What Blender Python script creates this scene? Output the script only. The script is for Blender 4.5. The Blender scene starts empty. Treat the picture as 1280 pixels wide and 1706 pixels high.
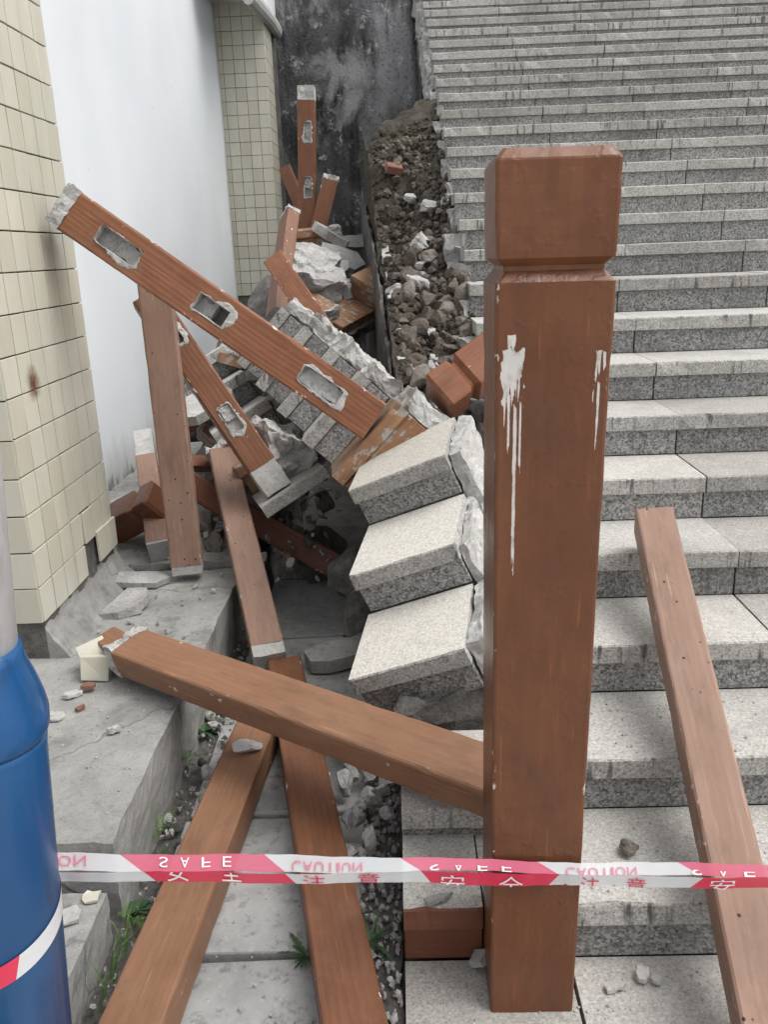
import bpy, bmesh, math, random
from math import radians as rad, sin, cos, pi
from mathutils import Vector as V, Matrix, noise, Euler

# ------------------------------------------------------------------ camera, sky, sun, exposure
scene = bpy.context.scene
COL = scene.collection
cam_d = bpy.data.cameras.new('camera'); cam = bpy.data.objects.new('camera', cam_d); COL.objects.link(cam)
scene.camera = cam
cam_d.sensor_fit = 'VERTICAL'; cam_d.sensor_height = 24.0; cam_d.lens = 19.682
cam_d.clip_start = 0.02; cam_d.clip_end = 2000
pitch, roll, yaw = rad(17.303), rad(-2.0928), rad(-1.3045)
fw = V((sin(yaw)*cos(pitch), cos(yaw)*cos(pitch), -sin(pitch)))
rt0 = V((cos(yaw), -sin(yaw), 0)); up0 = rt0.cross(fw)
rt = rt0*cos(roll)+up0*sin(roll); up = up0*cos(roll)-rt0*sin(roll)
cam.matrix_world = Matrix(((rt.x, up.x, -fw.x, 0), (rt.y, up.y, -fw.y, 0), (rt.z, up.z, -fw.z, 1.4387), (0, 0, 0, 1)))

SUN_EL, SUN_AZ = rad(60), rad(104)          # azimuth from +Y (up the stairs), positive = away from the building
world = bpy.data.worlds.new('World'); scene.world = world; world.use_nodes = True
wn = world.node_tree; wn.nodes.clear()
wo = wn.nodes.new('ShaderNodeOutputWorld'); wb = wn.nodes.new('ShaderNodeBackground')
sk = wn.nodes.new('ShaderNodeTexSky'); sk.sky_type = 'NISHITA'; sk.sun_disc = False
sk.sun_elevation = SUN_EL; sk.sun_rotation = SUN_AZ; sk.air_density = 1.0; sk.dust_density = 4.0; sk.ozone_density = 1.0
hs = wn.nodes.new('ShaderNodeHueSaturation'); hs.inputs['Saturation'].default_value = 0.16
wn.links.new(sk.outputs[0], hs.inputs['Color']); wn.links.new(hs.outputs[0], wb.inputs['Color'])
wb.inputs['Strength'].default_value = 0.15
wn.links.new(wb.outputs[0], wo.inputs[0])
sd = bpy.data.lights.new('sun', 'SUN'); sun = bpy.data.objects.new('sun', sd); COL.objects.link(sun)
sd.energy = 1.2; sd.angle = rad(45); sd.color = (1.0, 0.975, 0.94)
sdir = V((sin(SUN_AZ)*cos(SUN_EL), cos(SUN_AZ)*cos(SUN_EL), sin(SUN_EL)))
sun.rotation_euler = sdir.to_track_quat('Z', 'Y').to_euler(); sun.location = sdir*20
scene.view_settings.view_transform = 'Standard'; scene.view_settings.look = 'None'
scene.view_settings.gamma = 1.0; scene.view_settings.use_curve_mapping = False
scene.view_settings.exposure = 0.58

R = random.Random(7)

# ------------------------------------------------------------------ materials
class NT:
    def __init__(s, name):
        s.m = bpy.data.materials.new(name); s.m.use_nodes = True; s.t = s.m.node_tree; s.t.nodes.clear()
        s.out = s.t.nodes.new('ShaderNodeOutputMaterial'); s.p = s.t.nodes.new('ShaderNodeBsdfPrincipled')
        s.t.links.new(s.p.outputs[0], s.out.inputs[0])
    def n(s, typ, **k):
        nd = s.t.nodes.new(typ)
        for a, b in k.items():
            if a in nd.inputs.keys() if isinstance(a, str) else False: s.set(nd, a, b)
            else: setattr(nd, a, b)
        return nd
    def set(s, nd, inp, val):
        if isinstance(val, bpy.types.NodeSocket): s.t.links.new(val, nd.inputs[inp])
        else: nd.inputs[inp].default_value = val
    def pos(s):
        return s.n('ShaderNodeNewGeometry').outputs['Position']
    def obj(s):
        return s.n('ShaderNodeTexCoord').outputs['Object']
    def rnd(s):
        return s.n('ShaderNodeObjectInfo').outputs['Random']
    def mapv(s, vec, scale, loc=(0, 0, 0)):
        m = s.n('ShaderNodeMapping'); s.set(m, 'Vector', vec); m.inputs['Scale'].default_value = scale
        s.set(m, 'Location', loc); return m.outputs[0]
    def off(s, vec):                                  # shift the pattern by the object's own random number
        c = s.n('ShaderNodeCombineXYZ'); r = s.math('MULTIPLY', s.rnd(), 37.0)
        for i in range(3): s.set(c, i, r)
        a = s.n('ShaderNodeVectorMath', operation='ADD'); s.set(a, 0, vec); s.set(a, 1, c.outputs[0]); return a.outputs[0]
    def noise(s, vec, scale, detail=4, rough=.55, dist=0.0):
        n = s.n('ShaderNodeTexNoise'); s.set(n, 'Vector', vec); s.set(n, 'Scale', scale); s.set(n, 'Detail', detail)
        s.set(n, 'Roughness', rough); s.set(n, 'Distortion', dist); return n.outputs['Fac']
    def voro(s, vec, scale, out='Color', feat='F1'):
        n = s.n('ShaderNodeTexVoronoi'); n.feature = feat; s.set(n, 'Vector', vec); s.set(n, 'Scale', scale); return n.outputs[out]
    def ramp(s, fac, stops, interp='LINEAR'):
        r = s.n('ShaderNodeValToRGB'); cr = r.color_ramp; cr.interpolation = interp
        while len(cr.elements) < len(stops): cr.elements.new(0.5)
        for e, (p, c) in zip(cr.elements, stops):
            e.position = p; e.color = c if len(c) == 4 else (*c, 1)
        s.set(r, 'Fac', fac); return r.outputs[0]
    def mix(s, fac, a, b, mode='MIX'):
        m = s.n('ShaderNodeMix', data_type='RGBA', blend_type=mode)
        s.set(m, 0, fac); s.set(m, 6, a if isinstance(a, bpy.types.NodeSocket) else (*a, 1)); s.set(m, 7, b if isinstance(b, bpy.types.NodeSocket) else (*b, 1))
        return m.outputs[2]
    def math(s, op, a, b=0.0, clamp=False):
        m = s.n('ShaderNodeMath', operation=op, use_clamp=clamp); s.set(m, 0, a); s.set(m, 1, b); return m.outputs[0]
    def sep(s, vec):
        x = s.n('ShaderNodeSeparateXYZ'); s.set(x, 0, vec); return x.outputs
    def bump(s, h, strength=.4, dist=.004):
        b = s.n('ShaderNodeBump'); s.set(b, 'Height', h); s.set(b, 'Strength', strength); s.set(b, 'Distance', dist)
        s.t.links.new(b.outputs[0], s.p.inputs['Normal']); return b
    def done(s, col, rough=.7, spec=.5):
        s.set(s.p, 'Base Color', col if isinstance(col, bpy.types.NodeSocket) else (*col, 1))
        s.set(s.p, 'Roughness', rough); s.set(s.p, 'Specular IOR Level', spec); return s.m

def g(v): return (v, v, v)
def step(nt, fac, lo, hi): return nt.ramp(fac, [(lo, g(0)), (hi, g(1))])

def paint(name, base, var, chip=.70, grain=1.0, rough=.42, chipcol=(.55, .5, .42), dots=False, spec=.32, dent=.12, drips=(), dustk=.22):
    """comb-grained brown gloss paint on cast concrete"""
    n = NT(name); o = n.off(n.obj())
    gv = n.mapv(o, (1.1, 13, 13))
    w1 = n.noise(gv, 3.0, 5, .6, 1.2)
    wv = n.n('ShaderNodeTexWave'); wv.wave_type = 'BANDS'; wv.bands_direction = 'Y'
    n.set(wv, 'Vector', n.mapv(o, (.9, 9, 9))); n.set(wv, 'Scale', 2.0); n.set(wv, 'Distortion', 7.0); n.set(wv, 'Detail', 3.0); n.set(wv, 'Detail Scale', .8)
    big = n.noise(o, 4.5, 4)
    c = n.mix(n.ramp(big, [(.35, g(0)), (.7, g(1))]), base, var)
    c = n.mix(n.math('MULTIPLY', step(n, wv.outputs['Fac'], .55, .95), .17*grain), c, tuple(x*.55 for x in base))
    c = n.mix(n.math('MULTIPLY', step(n, w1, .5, .7), .22), c, tuple(min(1, x*1.5) for x in var))
    ch = n.noise(n.mapv(o, (9, 17, 17)), 2.2, 6, .62)
    at = n.n('ShaderNodeAttribute'); at.attribute_name = 'edge'; ed = n.math('POWER', at.outputs['Fac'], 7.0)
    ch = n.math('ADD', ch, n.math('MULTIPLY', ed, .10))
    chm = n.ramp(ch, [(chip, g(0)), (chip+.02, g(1))])
    dirt = n.noise(n.mapv(o, (2.5, 8, 8)), 2.4, 7, .7)
    c = n.mix(n.math('MULTIPLY', step(n, dirt, .50, .70), .55), c, tuple(x*.5+.012 for x in base))
    dust = n.noise(o, 8, 7, .72)
    c = n.mix(n.math('MULTIPLY', step(n, dust, .52, .75), dustk), c, (.32, .20, .13))
    scr = n.noise(n.mapv(o, (3, 60, 60)), 1.6, 3, .5)
    c = n.mix(n.math('MULTIPLY', step(n, scr, .66, .70), .35), c, tuple(min(1, x*1.9) for x in var))
    c = n.mix(chm, c, chipcol)
    if dots:
        d = n.voro(o, 34, 'Distance'); msk = n.noise(o, 9, 2)
        dm = n.math('MULTIPLY', n.ramp(d, [(.10, g(1)), (.15, g(0))]), step(n, msk, .52, .56))
        c = n.mix(dm, c, (.035, .02, .015))
    if drips:      # white paint runs on the front face: (height of the top, sideways place, half width, length)
        oo = n.sep(n.obj()); st = n.noise(n.mapv(n.obj(), (2.2, 1, 120)), 1.0, 3, .6); rg = n.noise(n.mapv(n.obj(), (40, 20, 70)), 1.0, 4, .6)
        front = n.ramp(oo[1], [(0.0, g(1)), (.001, g(0))]); front = n.math('LESS_THAN', oo[1], -.075)
        for zt, xc, hw, ln in drips:
            side = n.math('SUBTRACT', 1.0, n.math('DIVIDE', n.math('ABSOLUTE', n.math('ADD', oo[2], xc)), hw))       # 1 in the middle, 0 at the rim
            down = n.math('DIVIDE', n.math('SUBTRACT', zt, oo[0]), ln)                                               # 0 at the top, 1 at the end of the runs
            a_ = n.math('GREATER_THAN', n.math('ADD', side, n.math('MULTIPLY', n.math('SUBTRACT', rg, .5), 1.4)), .05)
            b_ = n.math('GREATER_THAN', n.math('ADD', n.math('MULTIPLY', n.math('SUBTRACT', st, .5), 2.8), n.math('MULTIPLY', n.math('SUBTRACT', rg, .5), .55)), n.math('SUBTRACT', n.math('MULTIPLY', down, 1.0), .42))
            c_ = n.math('GREATER_THAN', n.math('ADD', down, n.math('MULTIPLY', n.math('SUBTRACT', rg, .5), .35)), 0.0)
            mk = n.math('MULTIPLY', n.math('MULTIPLY', a_, b_), n.math('MULTIPLY', c_, front))
            c = n.mix(n.math('MULTIPLY', mk, n.ramp(rg, [(.3, g(.55)), (.55, g(.95))])), c, (.62, .60, .58)); chm = n.math('MAXIMUM', chm, n.math('MULTIPLY', mk, .35))
    h = n.math('ADD', n.math('MULTIPLY', wv.outputs['Fac'], .28*grain), n.math('ADD', n.math('MULTIPLY', n.noise(o, 55, 4), .35), n.math('MULTIPLY', step(n, n.noise(o, 26, 3), .56, .64), dent)))
    h = n.math('SUBTRACT', h, n.math('MULTIPLY', chm, .8))
    n.bump(h, .35, .0035)
    rr = n.ramp(big, [(.3, g(rough-.05)), (.75, g(rough+.16))])
    return n.done(c, rr, spec)

M = {}
M['paint'] = paint('brown_paint', (.160, .066, .033), (.19, .083, .045), .73, 1.2)
M['paint_post'] = paint('post_paint', (.122, .042, .0165), (.162, .060, .0255), .745, .6, .30, spec=.42, dent=.42, dustk=.08, drips=((1.29, -.061, .0165, .11), (1.21, -.056, .0026, .36), (1.22, -.066, .0018, .20), (1.22, -.048, .0015, .26), (1.285, .071, .008, .09), (1.24, .070, .0018, .26), (1.31, -.064, .006, .03)))
M['paint_orange'] = paint('orange_brown_paint', (.20, .078, .038), (.235, .100, .053), .70, 1.5)
M['paint_tan'] = paint('tan_brown_paint', (.215, .108, .060), (.255, .135, .080), .76, .6, .5)
M['paint_pinkish'] = paint('pinkish_paint', (.245, .150, .108), (.285, .182, .138), .735, .35, .55, dots=True)  # paler, pinker brown than the other rails, with dark dots
M['paint_dark'] = paint('dark_brown_paint', (.15, .055, .03), (.18, .07, .04), .715)

M['paint_worn'] = paint('worn_brown_paint', (.20, .085, .04), (.30, .19, .11), .56, .2, .55, (.30, .28, .25))

def granite(name, lo, hi, speck, k=1.0, streak=0.0, green=.0, rough=.75, stain=.5):
    n = NT(name); p = n.pos()
    v = n.voro(p, 210*k, 'Color'); v = n.sep(v)[0]
    f = n.noise(p, 160*k, 3, .7)
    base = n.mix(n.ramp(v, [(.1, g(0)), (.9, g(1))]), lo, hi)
    base = n.mix(n.math('MULTIPLY', step(n, f, .55, .62), speck), base, (.028, .028, .032))
    base = n.mix(n.math('MULTIPLY', step(n, n.noise(p, 120*k, 2, .6), .62, .68), .6), base, tuple(min(.8, x*1.35) for x in hi))
    big = n.noise(p, 2.6, 6, .65)
    base = n.mix(n.math('MULTIPLY', step(n, big, .5, .72), stain), base, tuple(x*.55 for x in lo))
    per = n.ramp(n.rnd(), [(0, (.78, .765, .735)), (.35, (.95, .94, .915)), (.7, (1, .992, .97)), (1, (1.08, 1.055, 1.01))])
    base = n.mix(1.0, base, per, 'MULTIPLY')
    if green:
        gm = n.math('MULTIPLY', step(n, n.noise(n.mapv(p, (3, 3, 6)), 1.6, 5), .55, .7), green)
        base = n.mix(gm, base, (.10, .14, .115))
    if streak:
        st = n.noise(n.mapv(p, (1, 1, .09)), 42, 3, .6)
        zone = n.noise(n.mapv(p, (1, 1.7, 2)), 3.1, 3)
        sm = n.math('MULTIPLY', step(n, st, .56, .66), step(n, zone, .44, .56))
        base = n.mix(n.math('MULTIPLY', sm, streak), base, (.05, .048, .045))
    n.bump(n.math('ADD', f, n.math('MULTIPLY', n.noise(p, 45, 3), .8)), .28, .003)
    return n.done(base, rough, .35)
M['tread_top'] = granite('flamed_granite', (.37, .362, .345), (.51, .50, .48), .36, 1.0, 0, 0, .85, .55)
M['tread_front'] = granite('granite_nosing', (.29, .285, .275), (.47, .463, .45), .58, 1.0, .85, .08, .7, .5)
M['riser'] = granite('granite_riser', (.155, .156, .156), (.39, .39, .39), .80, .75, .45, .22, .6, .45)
M['block_top'] = granite('fallen_granite_top', (.50, .48, .44), (.68, .66, .61), .22, 1.0, 0, 0, .85, .45)

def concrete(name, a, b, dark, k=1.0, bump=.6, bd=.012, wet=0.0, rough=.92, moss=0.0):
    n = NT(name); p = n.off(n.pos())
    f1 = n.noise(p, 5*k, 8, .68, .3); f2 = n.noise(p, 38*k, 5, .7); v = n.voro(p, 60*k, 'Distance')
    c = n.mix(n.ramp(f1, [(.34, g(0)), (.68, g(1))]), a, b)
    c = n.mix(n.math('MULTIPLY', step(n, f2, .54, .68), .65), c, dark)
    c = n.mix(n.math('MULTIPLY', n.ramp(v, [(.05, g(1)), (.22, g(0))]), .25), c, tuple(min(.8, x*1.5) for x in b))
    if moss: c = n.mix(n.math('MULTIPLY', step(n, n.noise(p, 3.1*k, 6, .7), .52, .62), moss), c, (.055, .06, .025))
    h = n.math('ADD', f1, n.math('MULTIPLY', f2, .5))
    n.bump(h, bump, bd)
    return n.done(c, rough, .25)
M['mortar'] = concrete('broken_mortar', (.30, .295, .285), (.50, .49, .475), (.13, .125, .12), 1.6, .9, .012)
M['mortar_shade_dark'] = concrete('shade_dark_rubble', (.065, .060, .055), (.18, .172, .16), (.03, .027, .025), 1.6, .9, .012)  # dark mortar, colour deepened further to stand in for shade in heap and hole
M['mortar_light'] = concrete('pale_mortar', (.36, .352, .335), (.55, .54, .52), (.18, .174, .165), 1.9, 1.0, .012)
M['concrete_end'] = concrete('cut_concrete', (.34, .335, .32), (.47, .46, .44), (.17, .165, .155), 2.5, .35, .004)
M['soil'] = concrete('damp_soil', (.038, .031, .025), (.125, .108, .09), (.016, .0135, .0115), 2.0, 1.0, .03, moss=.6)
M['soil_lump'] = concrete('earthy_rubble', (.13, .11, .092), (.31, .285, .255), (.05, .042, .035), 2.2, .9, .012)
M['earth_lump'] = concrete('brown_earth_lump', (.075, .06, .048), (.19, .165, .14), (.03, .024, .02), 2.2, .9, .012)
M['floor'] = concrete('channel_concrete', (.25, .255, .25), (.43, .43, .42), (.12, .12, .118), .9, .5, .006)
M['ground'] = concrete('damp_ground', (.07, .065, .06), (.14, .132, .122), (.03, .027, .025), 1.2, .8, .02)

def plain_ledge():
    n = NT('ledge_concrete'); p = n.pos()
    f1 = n.noise(p, 3.0, 8, .66, .4); f2 = n.noise(p, 60, 4, .7)
    c = n.mix(n.ramp(f1, [(.32, g(0)), (.7, g(1))]), (.20, .198, .188), (.385, .38, .362))
    c = n.mix(n.math('MULTIPLY', step(n, f2, .55, .68), .35), c, (.12, .118, .11))
    c = n.mix(n.math('MULTIPLY', step(n, n.noise(p, 7, 7, .72), .55, .64), .6), c, (.14, .138, .13))
    c = n.mix(n.math('MULTIPLY', step(n, n.noise(p, 210, 3, .7), .56, .66), .45), c, (.09, .088, .08))
    pit = n.voro(p, 85, 'Distance'); pm = n.ramp(pit, [(.05, g(1)), (.16, g(0))]); c = n.mix(n.math('MULTIPLY', pm, .35), c, (.10, .098, .09))
    wv = n.n('ShaderNodeVectorMath', operation='ADD'); cc = n.n('ShaderNodeTexNoise'); n.set(cc, 'Vector', p); n.set(cc, 'Scale', 5.0); n.set(cc, 'Detail', 4.0)
    n.set(wv, 0, p); sc_ = n.n('ShaderNodeVectorMath', operation='SCALE'); n.set(sc_, 0, cc.outputs['Color']); sc_.inputs['Scale'].default_value = .25; n.set(wv, 1, sc_.outputs[0])
    ck = n.voro(wv.outputs[0], 1.15, 'Distance', 'DISTANCE_TO_EDGE'); ckm = n.ramp(ck, [(.002, g(1)), (.007, g(0))]); c = n.mix(n.math('MULTIPLY', ckm, .4), c, (.05, .048, .045))
    n.bump(n.math('SUBTRACT', n.math('ADD', n.math('MULTIPLY', f1, .6), n.math('MULTIPLY', f2, .5)), n.math('ADD', n.math('MULTIPLY', pm, .4), n.math('MULTIPLY', ckm, .4))), .55, .006)
    return n.done(c, .88, .3)
M['ledge'] = plain_ledge()

def tile_mat():
    n = NT('cream_tile'); p = n.pos()
    per = n.ramp(n.rnd(), [(0, (.49, .465, .375)), (.4, (.55, .53, .44)), (.7, (.53, .52, .44)), (1, (.58, .55, .465))])
    dirt = n.noise(n.mapv(p, (2, 2, .35)), 5, 6, .65)
    c = n.mix(n.math('MULTIPLY', step(n, dirt, .48, .75), .38), per, (.34, .32, .25))
    fine = n.noise(n.mapv(p, (1, 1, .12)), 70, 3)
    c = n.mix(n.math('MULTIPLY', step(n, fine, .6, .72), .14), c, (.3, .28, .22))
    # rust spot round a fixing near the corner
    d = n.n('ShaderNodeVectorMath', operation='DISTANCE'); n.set(d, 0, n.mapv(p, (1, .9, .75), (0, 0, 0))); d.inputs[1].default_value = (-1.145, 2.63*.9, 1.075*.75)
    dd = n.math('ADD', d.outputs['Value'], n.math('MULTIPLY', n.math('SUBTRACT', n.noise(p, 30, 4), .5), .05))
    c = n.mix(n.ramp(dd, [(.008, g(1)), (.05, g(0))]), c, (.12, .05, .02))
    n.bump(n.noise(p, 25, 2), .06, .002)
    return n.done(c, .28, .5)
M['tile'] = tile_mat()

def plaster():
    n = NT('white_plaster'); p = n.pos(); z = n.sep(p)[2]
    c = n.mix(step(n, n.noise(p, 1.4, 5), .4, .7), (.64, .668, .69), (.69, .712, .73))
    sp = n.noise(p, 26, 3, .6); c = n.mix(n.math('MULTIPLY', step(n, sp, .72, .75), .7), c, (.3, .3, .3))
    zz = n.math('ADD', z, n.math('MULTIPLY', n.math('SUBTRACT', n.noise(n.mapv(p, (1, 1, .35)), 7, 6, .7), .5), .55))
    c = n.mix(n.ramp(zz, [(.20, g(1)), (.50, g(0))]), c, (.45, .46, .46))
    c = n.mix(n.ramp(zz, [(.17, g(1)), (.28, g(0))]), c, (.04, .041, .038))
    n.bump(n.noise(p, 18, 4), .08, .004)
    return n.done(c, .8, .3)
M['plaster'] = plaster()

def stained():
    n = NT('black_stained_concrete'); p = n.pos()
    w = n.n('ShaderNodeVectorMath', operation='ADD'); n.set(w, 0, n.mapv(p, (1, 1, .5))); 
    f1 = n.noise(w.outputs[0], 1.25, 9, .66, .5); f2 = n.noise(p, 6.5, 8, .72, .3); f3 = n.noise(n.mapv(p, (1, 1, .3)), 2.6, 7, .62, .2)
    c = n.mix(n.ramp(f1, [(.40, g(0)), (.62, g(1))]), (.018, .018, .019), (.11, .11, .115))
    xx = n.sep(p)[0]; band = n.math('ABSOLUTE', n.math('ADD', xx, .02)); band = n.ramp(band, [(.0, g(1)), (.42, g(0))])
    f3 = n.math('ADD', f3, n.math('MULTIPLY', band, .14))
    c = n.mix(n.math('MULTIPLY', step(n, f3, .50, .66), .85), c, (.30, .30, .31))
    c = n.mix(n.math('MULTIPLY', step(n, f2, .57, .63), .75), c, (.46, .46, .46))
    c = n.mix(n.math('MULTIPLY', step(n, n.noise(p, 30, 4, .7), .54, .64), .55), c, (.012, .012, .012))
    c = n.mix(n.math('MULTIPLY', step(n, n.noise(p, 3.0, 5), .56, .66), .5), c, (.045, .048, .026))
    run = n.noise(n.mapv(p, (1, 1, .14)), 3.4, 6, .62, .3); c = n.mix(n.math('MULTIPLY', step(n, run, .53, .62), .7), c, (.012, .012, .012))
    pale = n.noise(n.mapv(p, (1, 1, .6)), 1.9, 8, .7, .4); c = n.mix(n.math('MULTIPLY', step(n, pale, .54, .64), .7), c, (.34, .34, .345))
    n.bump(n.math('ADD', f2, n.noise(p, 40, 4)), .5, .02)
    return n.done(c, .9, .2)
M['stained'] = stained()

def gloss(name, base, var, rough, scuff=None, spec=.5):
    n = NT(name); p = n.pos()
    c = n.mix(step(n, n.noise(p, 6, 5), .4, .7), base, var)
    if scuff:
        c = n.mix(n.math('MULTIPLY', step(n, n.noise(n.mapv(p, (1, 1, .35)), 11, 6, .7), .58, .66), .7), c, scuff)
    n.bump(n.noise(p, 9, 3), .05, .004)
    return n.done(c, n.ramp(n.noise(p, 4, 5), [(.3, g(rough-.06)), (.7, g(rough+.1))]), spec)
M['blue'] = gloss('blue_enamel', (.007, .067, .195), (.010, .085, .23), .27, (.02, .05, .11))
M['white_pipe'] = gloss('white_pipe_paint', (.78, .78, .79), (.82, .82, .825), .45, (.6, .6, .6))
M['steel'] = gloss('rusty_rod', (.12, .07, .045), (.2, .13, .09), .7)
M['white_paint'] = gloss('white_paint_drip', (.62, .61, .60), (.74, .73, .72), .5, (.3, .2, .16))

def tape_mat(name, col, trans):
    n = NT(name); p = n.pos()
    n.bump(n.noise(n.mapv(p, (3, 3, 40)), 2.2, 3), .25, .003)
    n.set(n.p, 'Transmission Weight', 0.0)
    tr = n.n('ShaderNodeBsdfTransparent'); mx = n.n('ShaderNodeMixShader'); n.set(mx, 0, trans)
    n.t.links.new(n.p.outputs[0], mx.inputs[1]); n.t.links.new(tr.outputs[0], mx.inputs[2]); n.t.links.new(mx.outputs[0], n.out.inputs[0])
    return n.done(col, .3, .5)
M['tape_white'] = tape_mat('tape_white_film', (.72, .73, .745), .16)
M['tape_white2'] = tape_mat('tape_white_single_film', (.70, .71, .725), .28)
M['tape_red'] = tape_mat('tape_red_film', (.68, .035, .09), .06)
M['tape_pink'] = tape_mat('tape_pink_film', (.62, .13, .21), .16)
M['ink_white'] = gloss('tape_white_ink', (.78, .74, .76), (.8, .78, .78), .35)
M['ink_pink'] = gloss('tape_pink_ink', (.60, .20, .27), (.62, .22, .3), .35)
M['ink_red'] = gloss('tape_red_ink', (.62, .05, .11), (.64, .06, .12), .35)

def leafmat(name, a, b):
    n = NT(name); p = n.off(n.pos())
    c = n.mix(n.ramp(n.noise(p, 30, 3), [(.3, g(0)), (.7, g(1))]), a, b)
    return n.done(c, .5, .4)
M['fern'] = leafmat('fern_green', (.075, .165, .03), (.13, .23, .055))
M['weed'] = leafmat('weed_green', (.028, .06, .026), (.05, .095, .04))
M['grass'] = leafmat('grass_green', (.06, .12, .03), (.10, .17, .05))
M['brick'] = concrete('red_brick', (.17, .085, .062), (.23, .12, .09), (.1, .05, .04), 2, .5, .004)

# ------------------------------------------------------------------ object helpers
def mesh(name, verts, faces, mats, idx=None, smooth=False):
    me = bpy.data.meshes.new(name); me.from_pydata([tuple(v) for v in verts], [], faces)
    for m in (mats if isinstance(mats, (list, tuple)) else [mats]): me.materials.append(M[m] if isinstance(m, str) else m)
    if idx: me.polygons.foreach_set('material_index', idx)
    if smooth: me.polygons.foreach_set('use_smooth', [True]*len(me.polygons))
    me.update(); return me
def link(name, me, parent=None, mw=None):
    o = bpy.data.objects.new(name, me); COL.objects.link(o)
    if parent: o.parent = parent
    if mw is not None: o.matrix_basis = mw
    return o
def tag(o, label=None, cat=None, group=None, kind=None):
    if label: o['label'] = label
    if cat: o['category'] = cat
    if group: o['group'] = group
    if kind: o['kind'] = kind
    return o
def thing(name, label, cat, loc=(0, 0, 0), rot=None, group=None):
    o = bpy.data.objects.new(name, None); o.empty_display_size = .1; COL.objects.link(o)
    m = Matrix.Translation(loc)
    if rot is not None: m = m @ rot.to_4x4()
    o.matrix_basis = m
    return tag(o, label, cat, group)
def eul(x, y, z): return Euler((rad(x), rad(y), rad(z))).to_matrix()
def pose(a, b, gm): return Matrix.Rotation(rad(gm), 3, 'Z') @ Matrix.Rotation(rad(a), 3, 'Y') @ Matrix.Rotation(rad(b), 3, 'X')
def fn(p, s=0.0, oct=4): return noise.fractal(p+V((s*3.1, s*1.7, s*2.3)), 1.0, 2.0, oct)

def box_data(x0, x1, y0, y1, z0, z1):
    return ([(x0, y0, z0), (x1, y0, z0), (x1, y1, z0), (x0, y1, z0), (x0, y0, z1), (x1, y0, z1), (x1, y1, z1), (x0, y1, z1)],
            [(0, 3, 2, 1), (4, 5, 6, 7), (0, 1, 5, 4), (1, 2, 6, 5), (2, 3, 7, 6), (3, 0, 4, 7)])
def bev_box(x0, x1, y0, y1, z0, z1, b=.003, seg=1, jit=0.0, rnd=R):
    bm = bmesh.new(); bmesh.ops.create_cube(bm, size=1)
    for v in bm.verts:
        v.co = V((x0+(v.co.x+.5)*(x1-x0)+rnd.uniform(-jit, jit), y0+(v.co.y+.5)*(y1-y0)+rnd.uniform(-jit, jit), z0+(v.co.z+.5)*(z1-z0)+rnd.uniform(-jit, jit)))
    if b: bmesh.ops.bevel(bm, geom=bm.edges[:], offset=b, segments=seg, affect='EDGES', profile=.5)
    bm.normal_update()
    vs = [v.co.copy() for v in bm.verts]; fs = [[v.index for v in f.verts] for f in bm.faces]; ns = [f.normal.copy() for f in bm.faces]
    bm.free(); return vs, fs, ns
def rough_box(x0, x1, y0, y1, z0, z1, res, amp, seed, keep=(), freq=6.0):
    """subdivided box broken up by noise; sides named in keep ('x+','z+',...) never bulge beyond their plane"""
    verts, faces, key = [], [], {}; res *= .55
    nx, ny, nz = (max(1, int(round((b-a)/res))) for a, b in ((x0, x1), (y0, y1), (z0, z1)))
    ctr = V(((x0+x1)/2, (y0+y1)/2, (z0+z1)/2))
    def vid(i, j, k):
        if (i, j, k) not in key:
            p = V((x0+(x1-x0)*i/nx, y0+(y1-y0)*j/ny, z0+(z1-z0)*k/nz)); key[(i, j, k)] = len(verts)
            d = V((noise.noise(p*freq+V((seed, 0, 0))), noise.noise(p*freq+V((0, seed+9, 0))), noise.noise(p*freq+V((0, 0, seed+17)))))
            d2 = V((noise.noise(p*freq*3.1+V((seed, 4, 0))), noise.noise(p*freq*3.1+V((0, seed+3, 0))), noise.noise(p*freq*3.1+V((7, 0, seed)))))
            h3 = noise.noise(p*freq*8.3+V((seed, seed, 0))); d3 = (p-ctr).normalized()*(abs(h3)*-.9+.2)
            q = p+d*amp*1.4+d2*amp*.8+d3*amp*.55
            if 'x-' in keep: q.x = max(q.x, x0)
            if 'x+' in keep: q.x = min(q.x, x1)
            if 'y-' in keep: q.y = max(q.y, y0)
            if 'y+' in keep: q.y = min(q.y, y1)
            if 'z-' in keep: q.z = max(q.z, z0)
            if 'z+' in keep: q.z = min(q.z, z1)
            verts.append(q)
        return key[(i, j, k)]
    for i in range(nx):
        for j in range(ny):
            faces.append((vid(i, j, 0), vid(i, j+1, 0), vid(i+1, j+1, 0), vid(i+1, j, 0)))
            faces.append((vid(i, j, nz), vid(i+1, j, nz), vid(i+1, j+1, nz), vid(i, j+1, nz)))
    for i in range(nx):
        for k in range(nz):
            faces.append((vid(i, 0, k), vid(i+1, 0, k), vid(i+1, 0, k+1), vid(i, 0, k+1)))
            faces.append((vid(i, ny, k), vid(i, ny, k+1), vid(i+1, ny, k+1), vid(i+1, ny, k)))
    for j in range(ny):
        for k in range(nz):
            faces.append((vid(0, j, k), vid(0, j, k+1), vid(0, j+1, k+1), vid(0, j+1, k)))
            faces.append((vid(nx, j, k), vid(nx, j+1, k), vid(nx, j+1, k+1), vid(nx, j, k+1)))
    return verts, faces
def join(parts):
    vs, fs = [], []
    for v, f in parts:
        o = len(vs); vs += list(v); fs += [tuple(i+o for i in q) for q in f]
    return vs, fs
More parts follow.
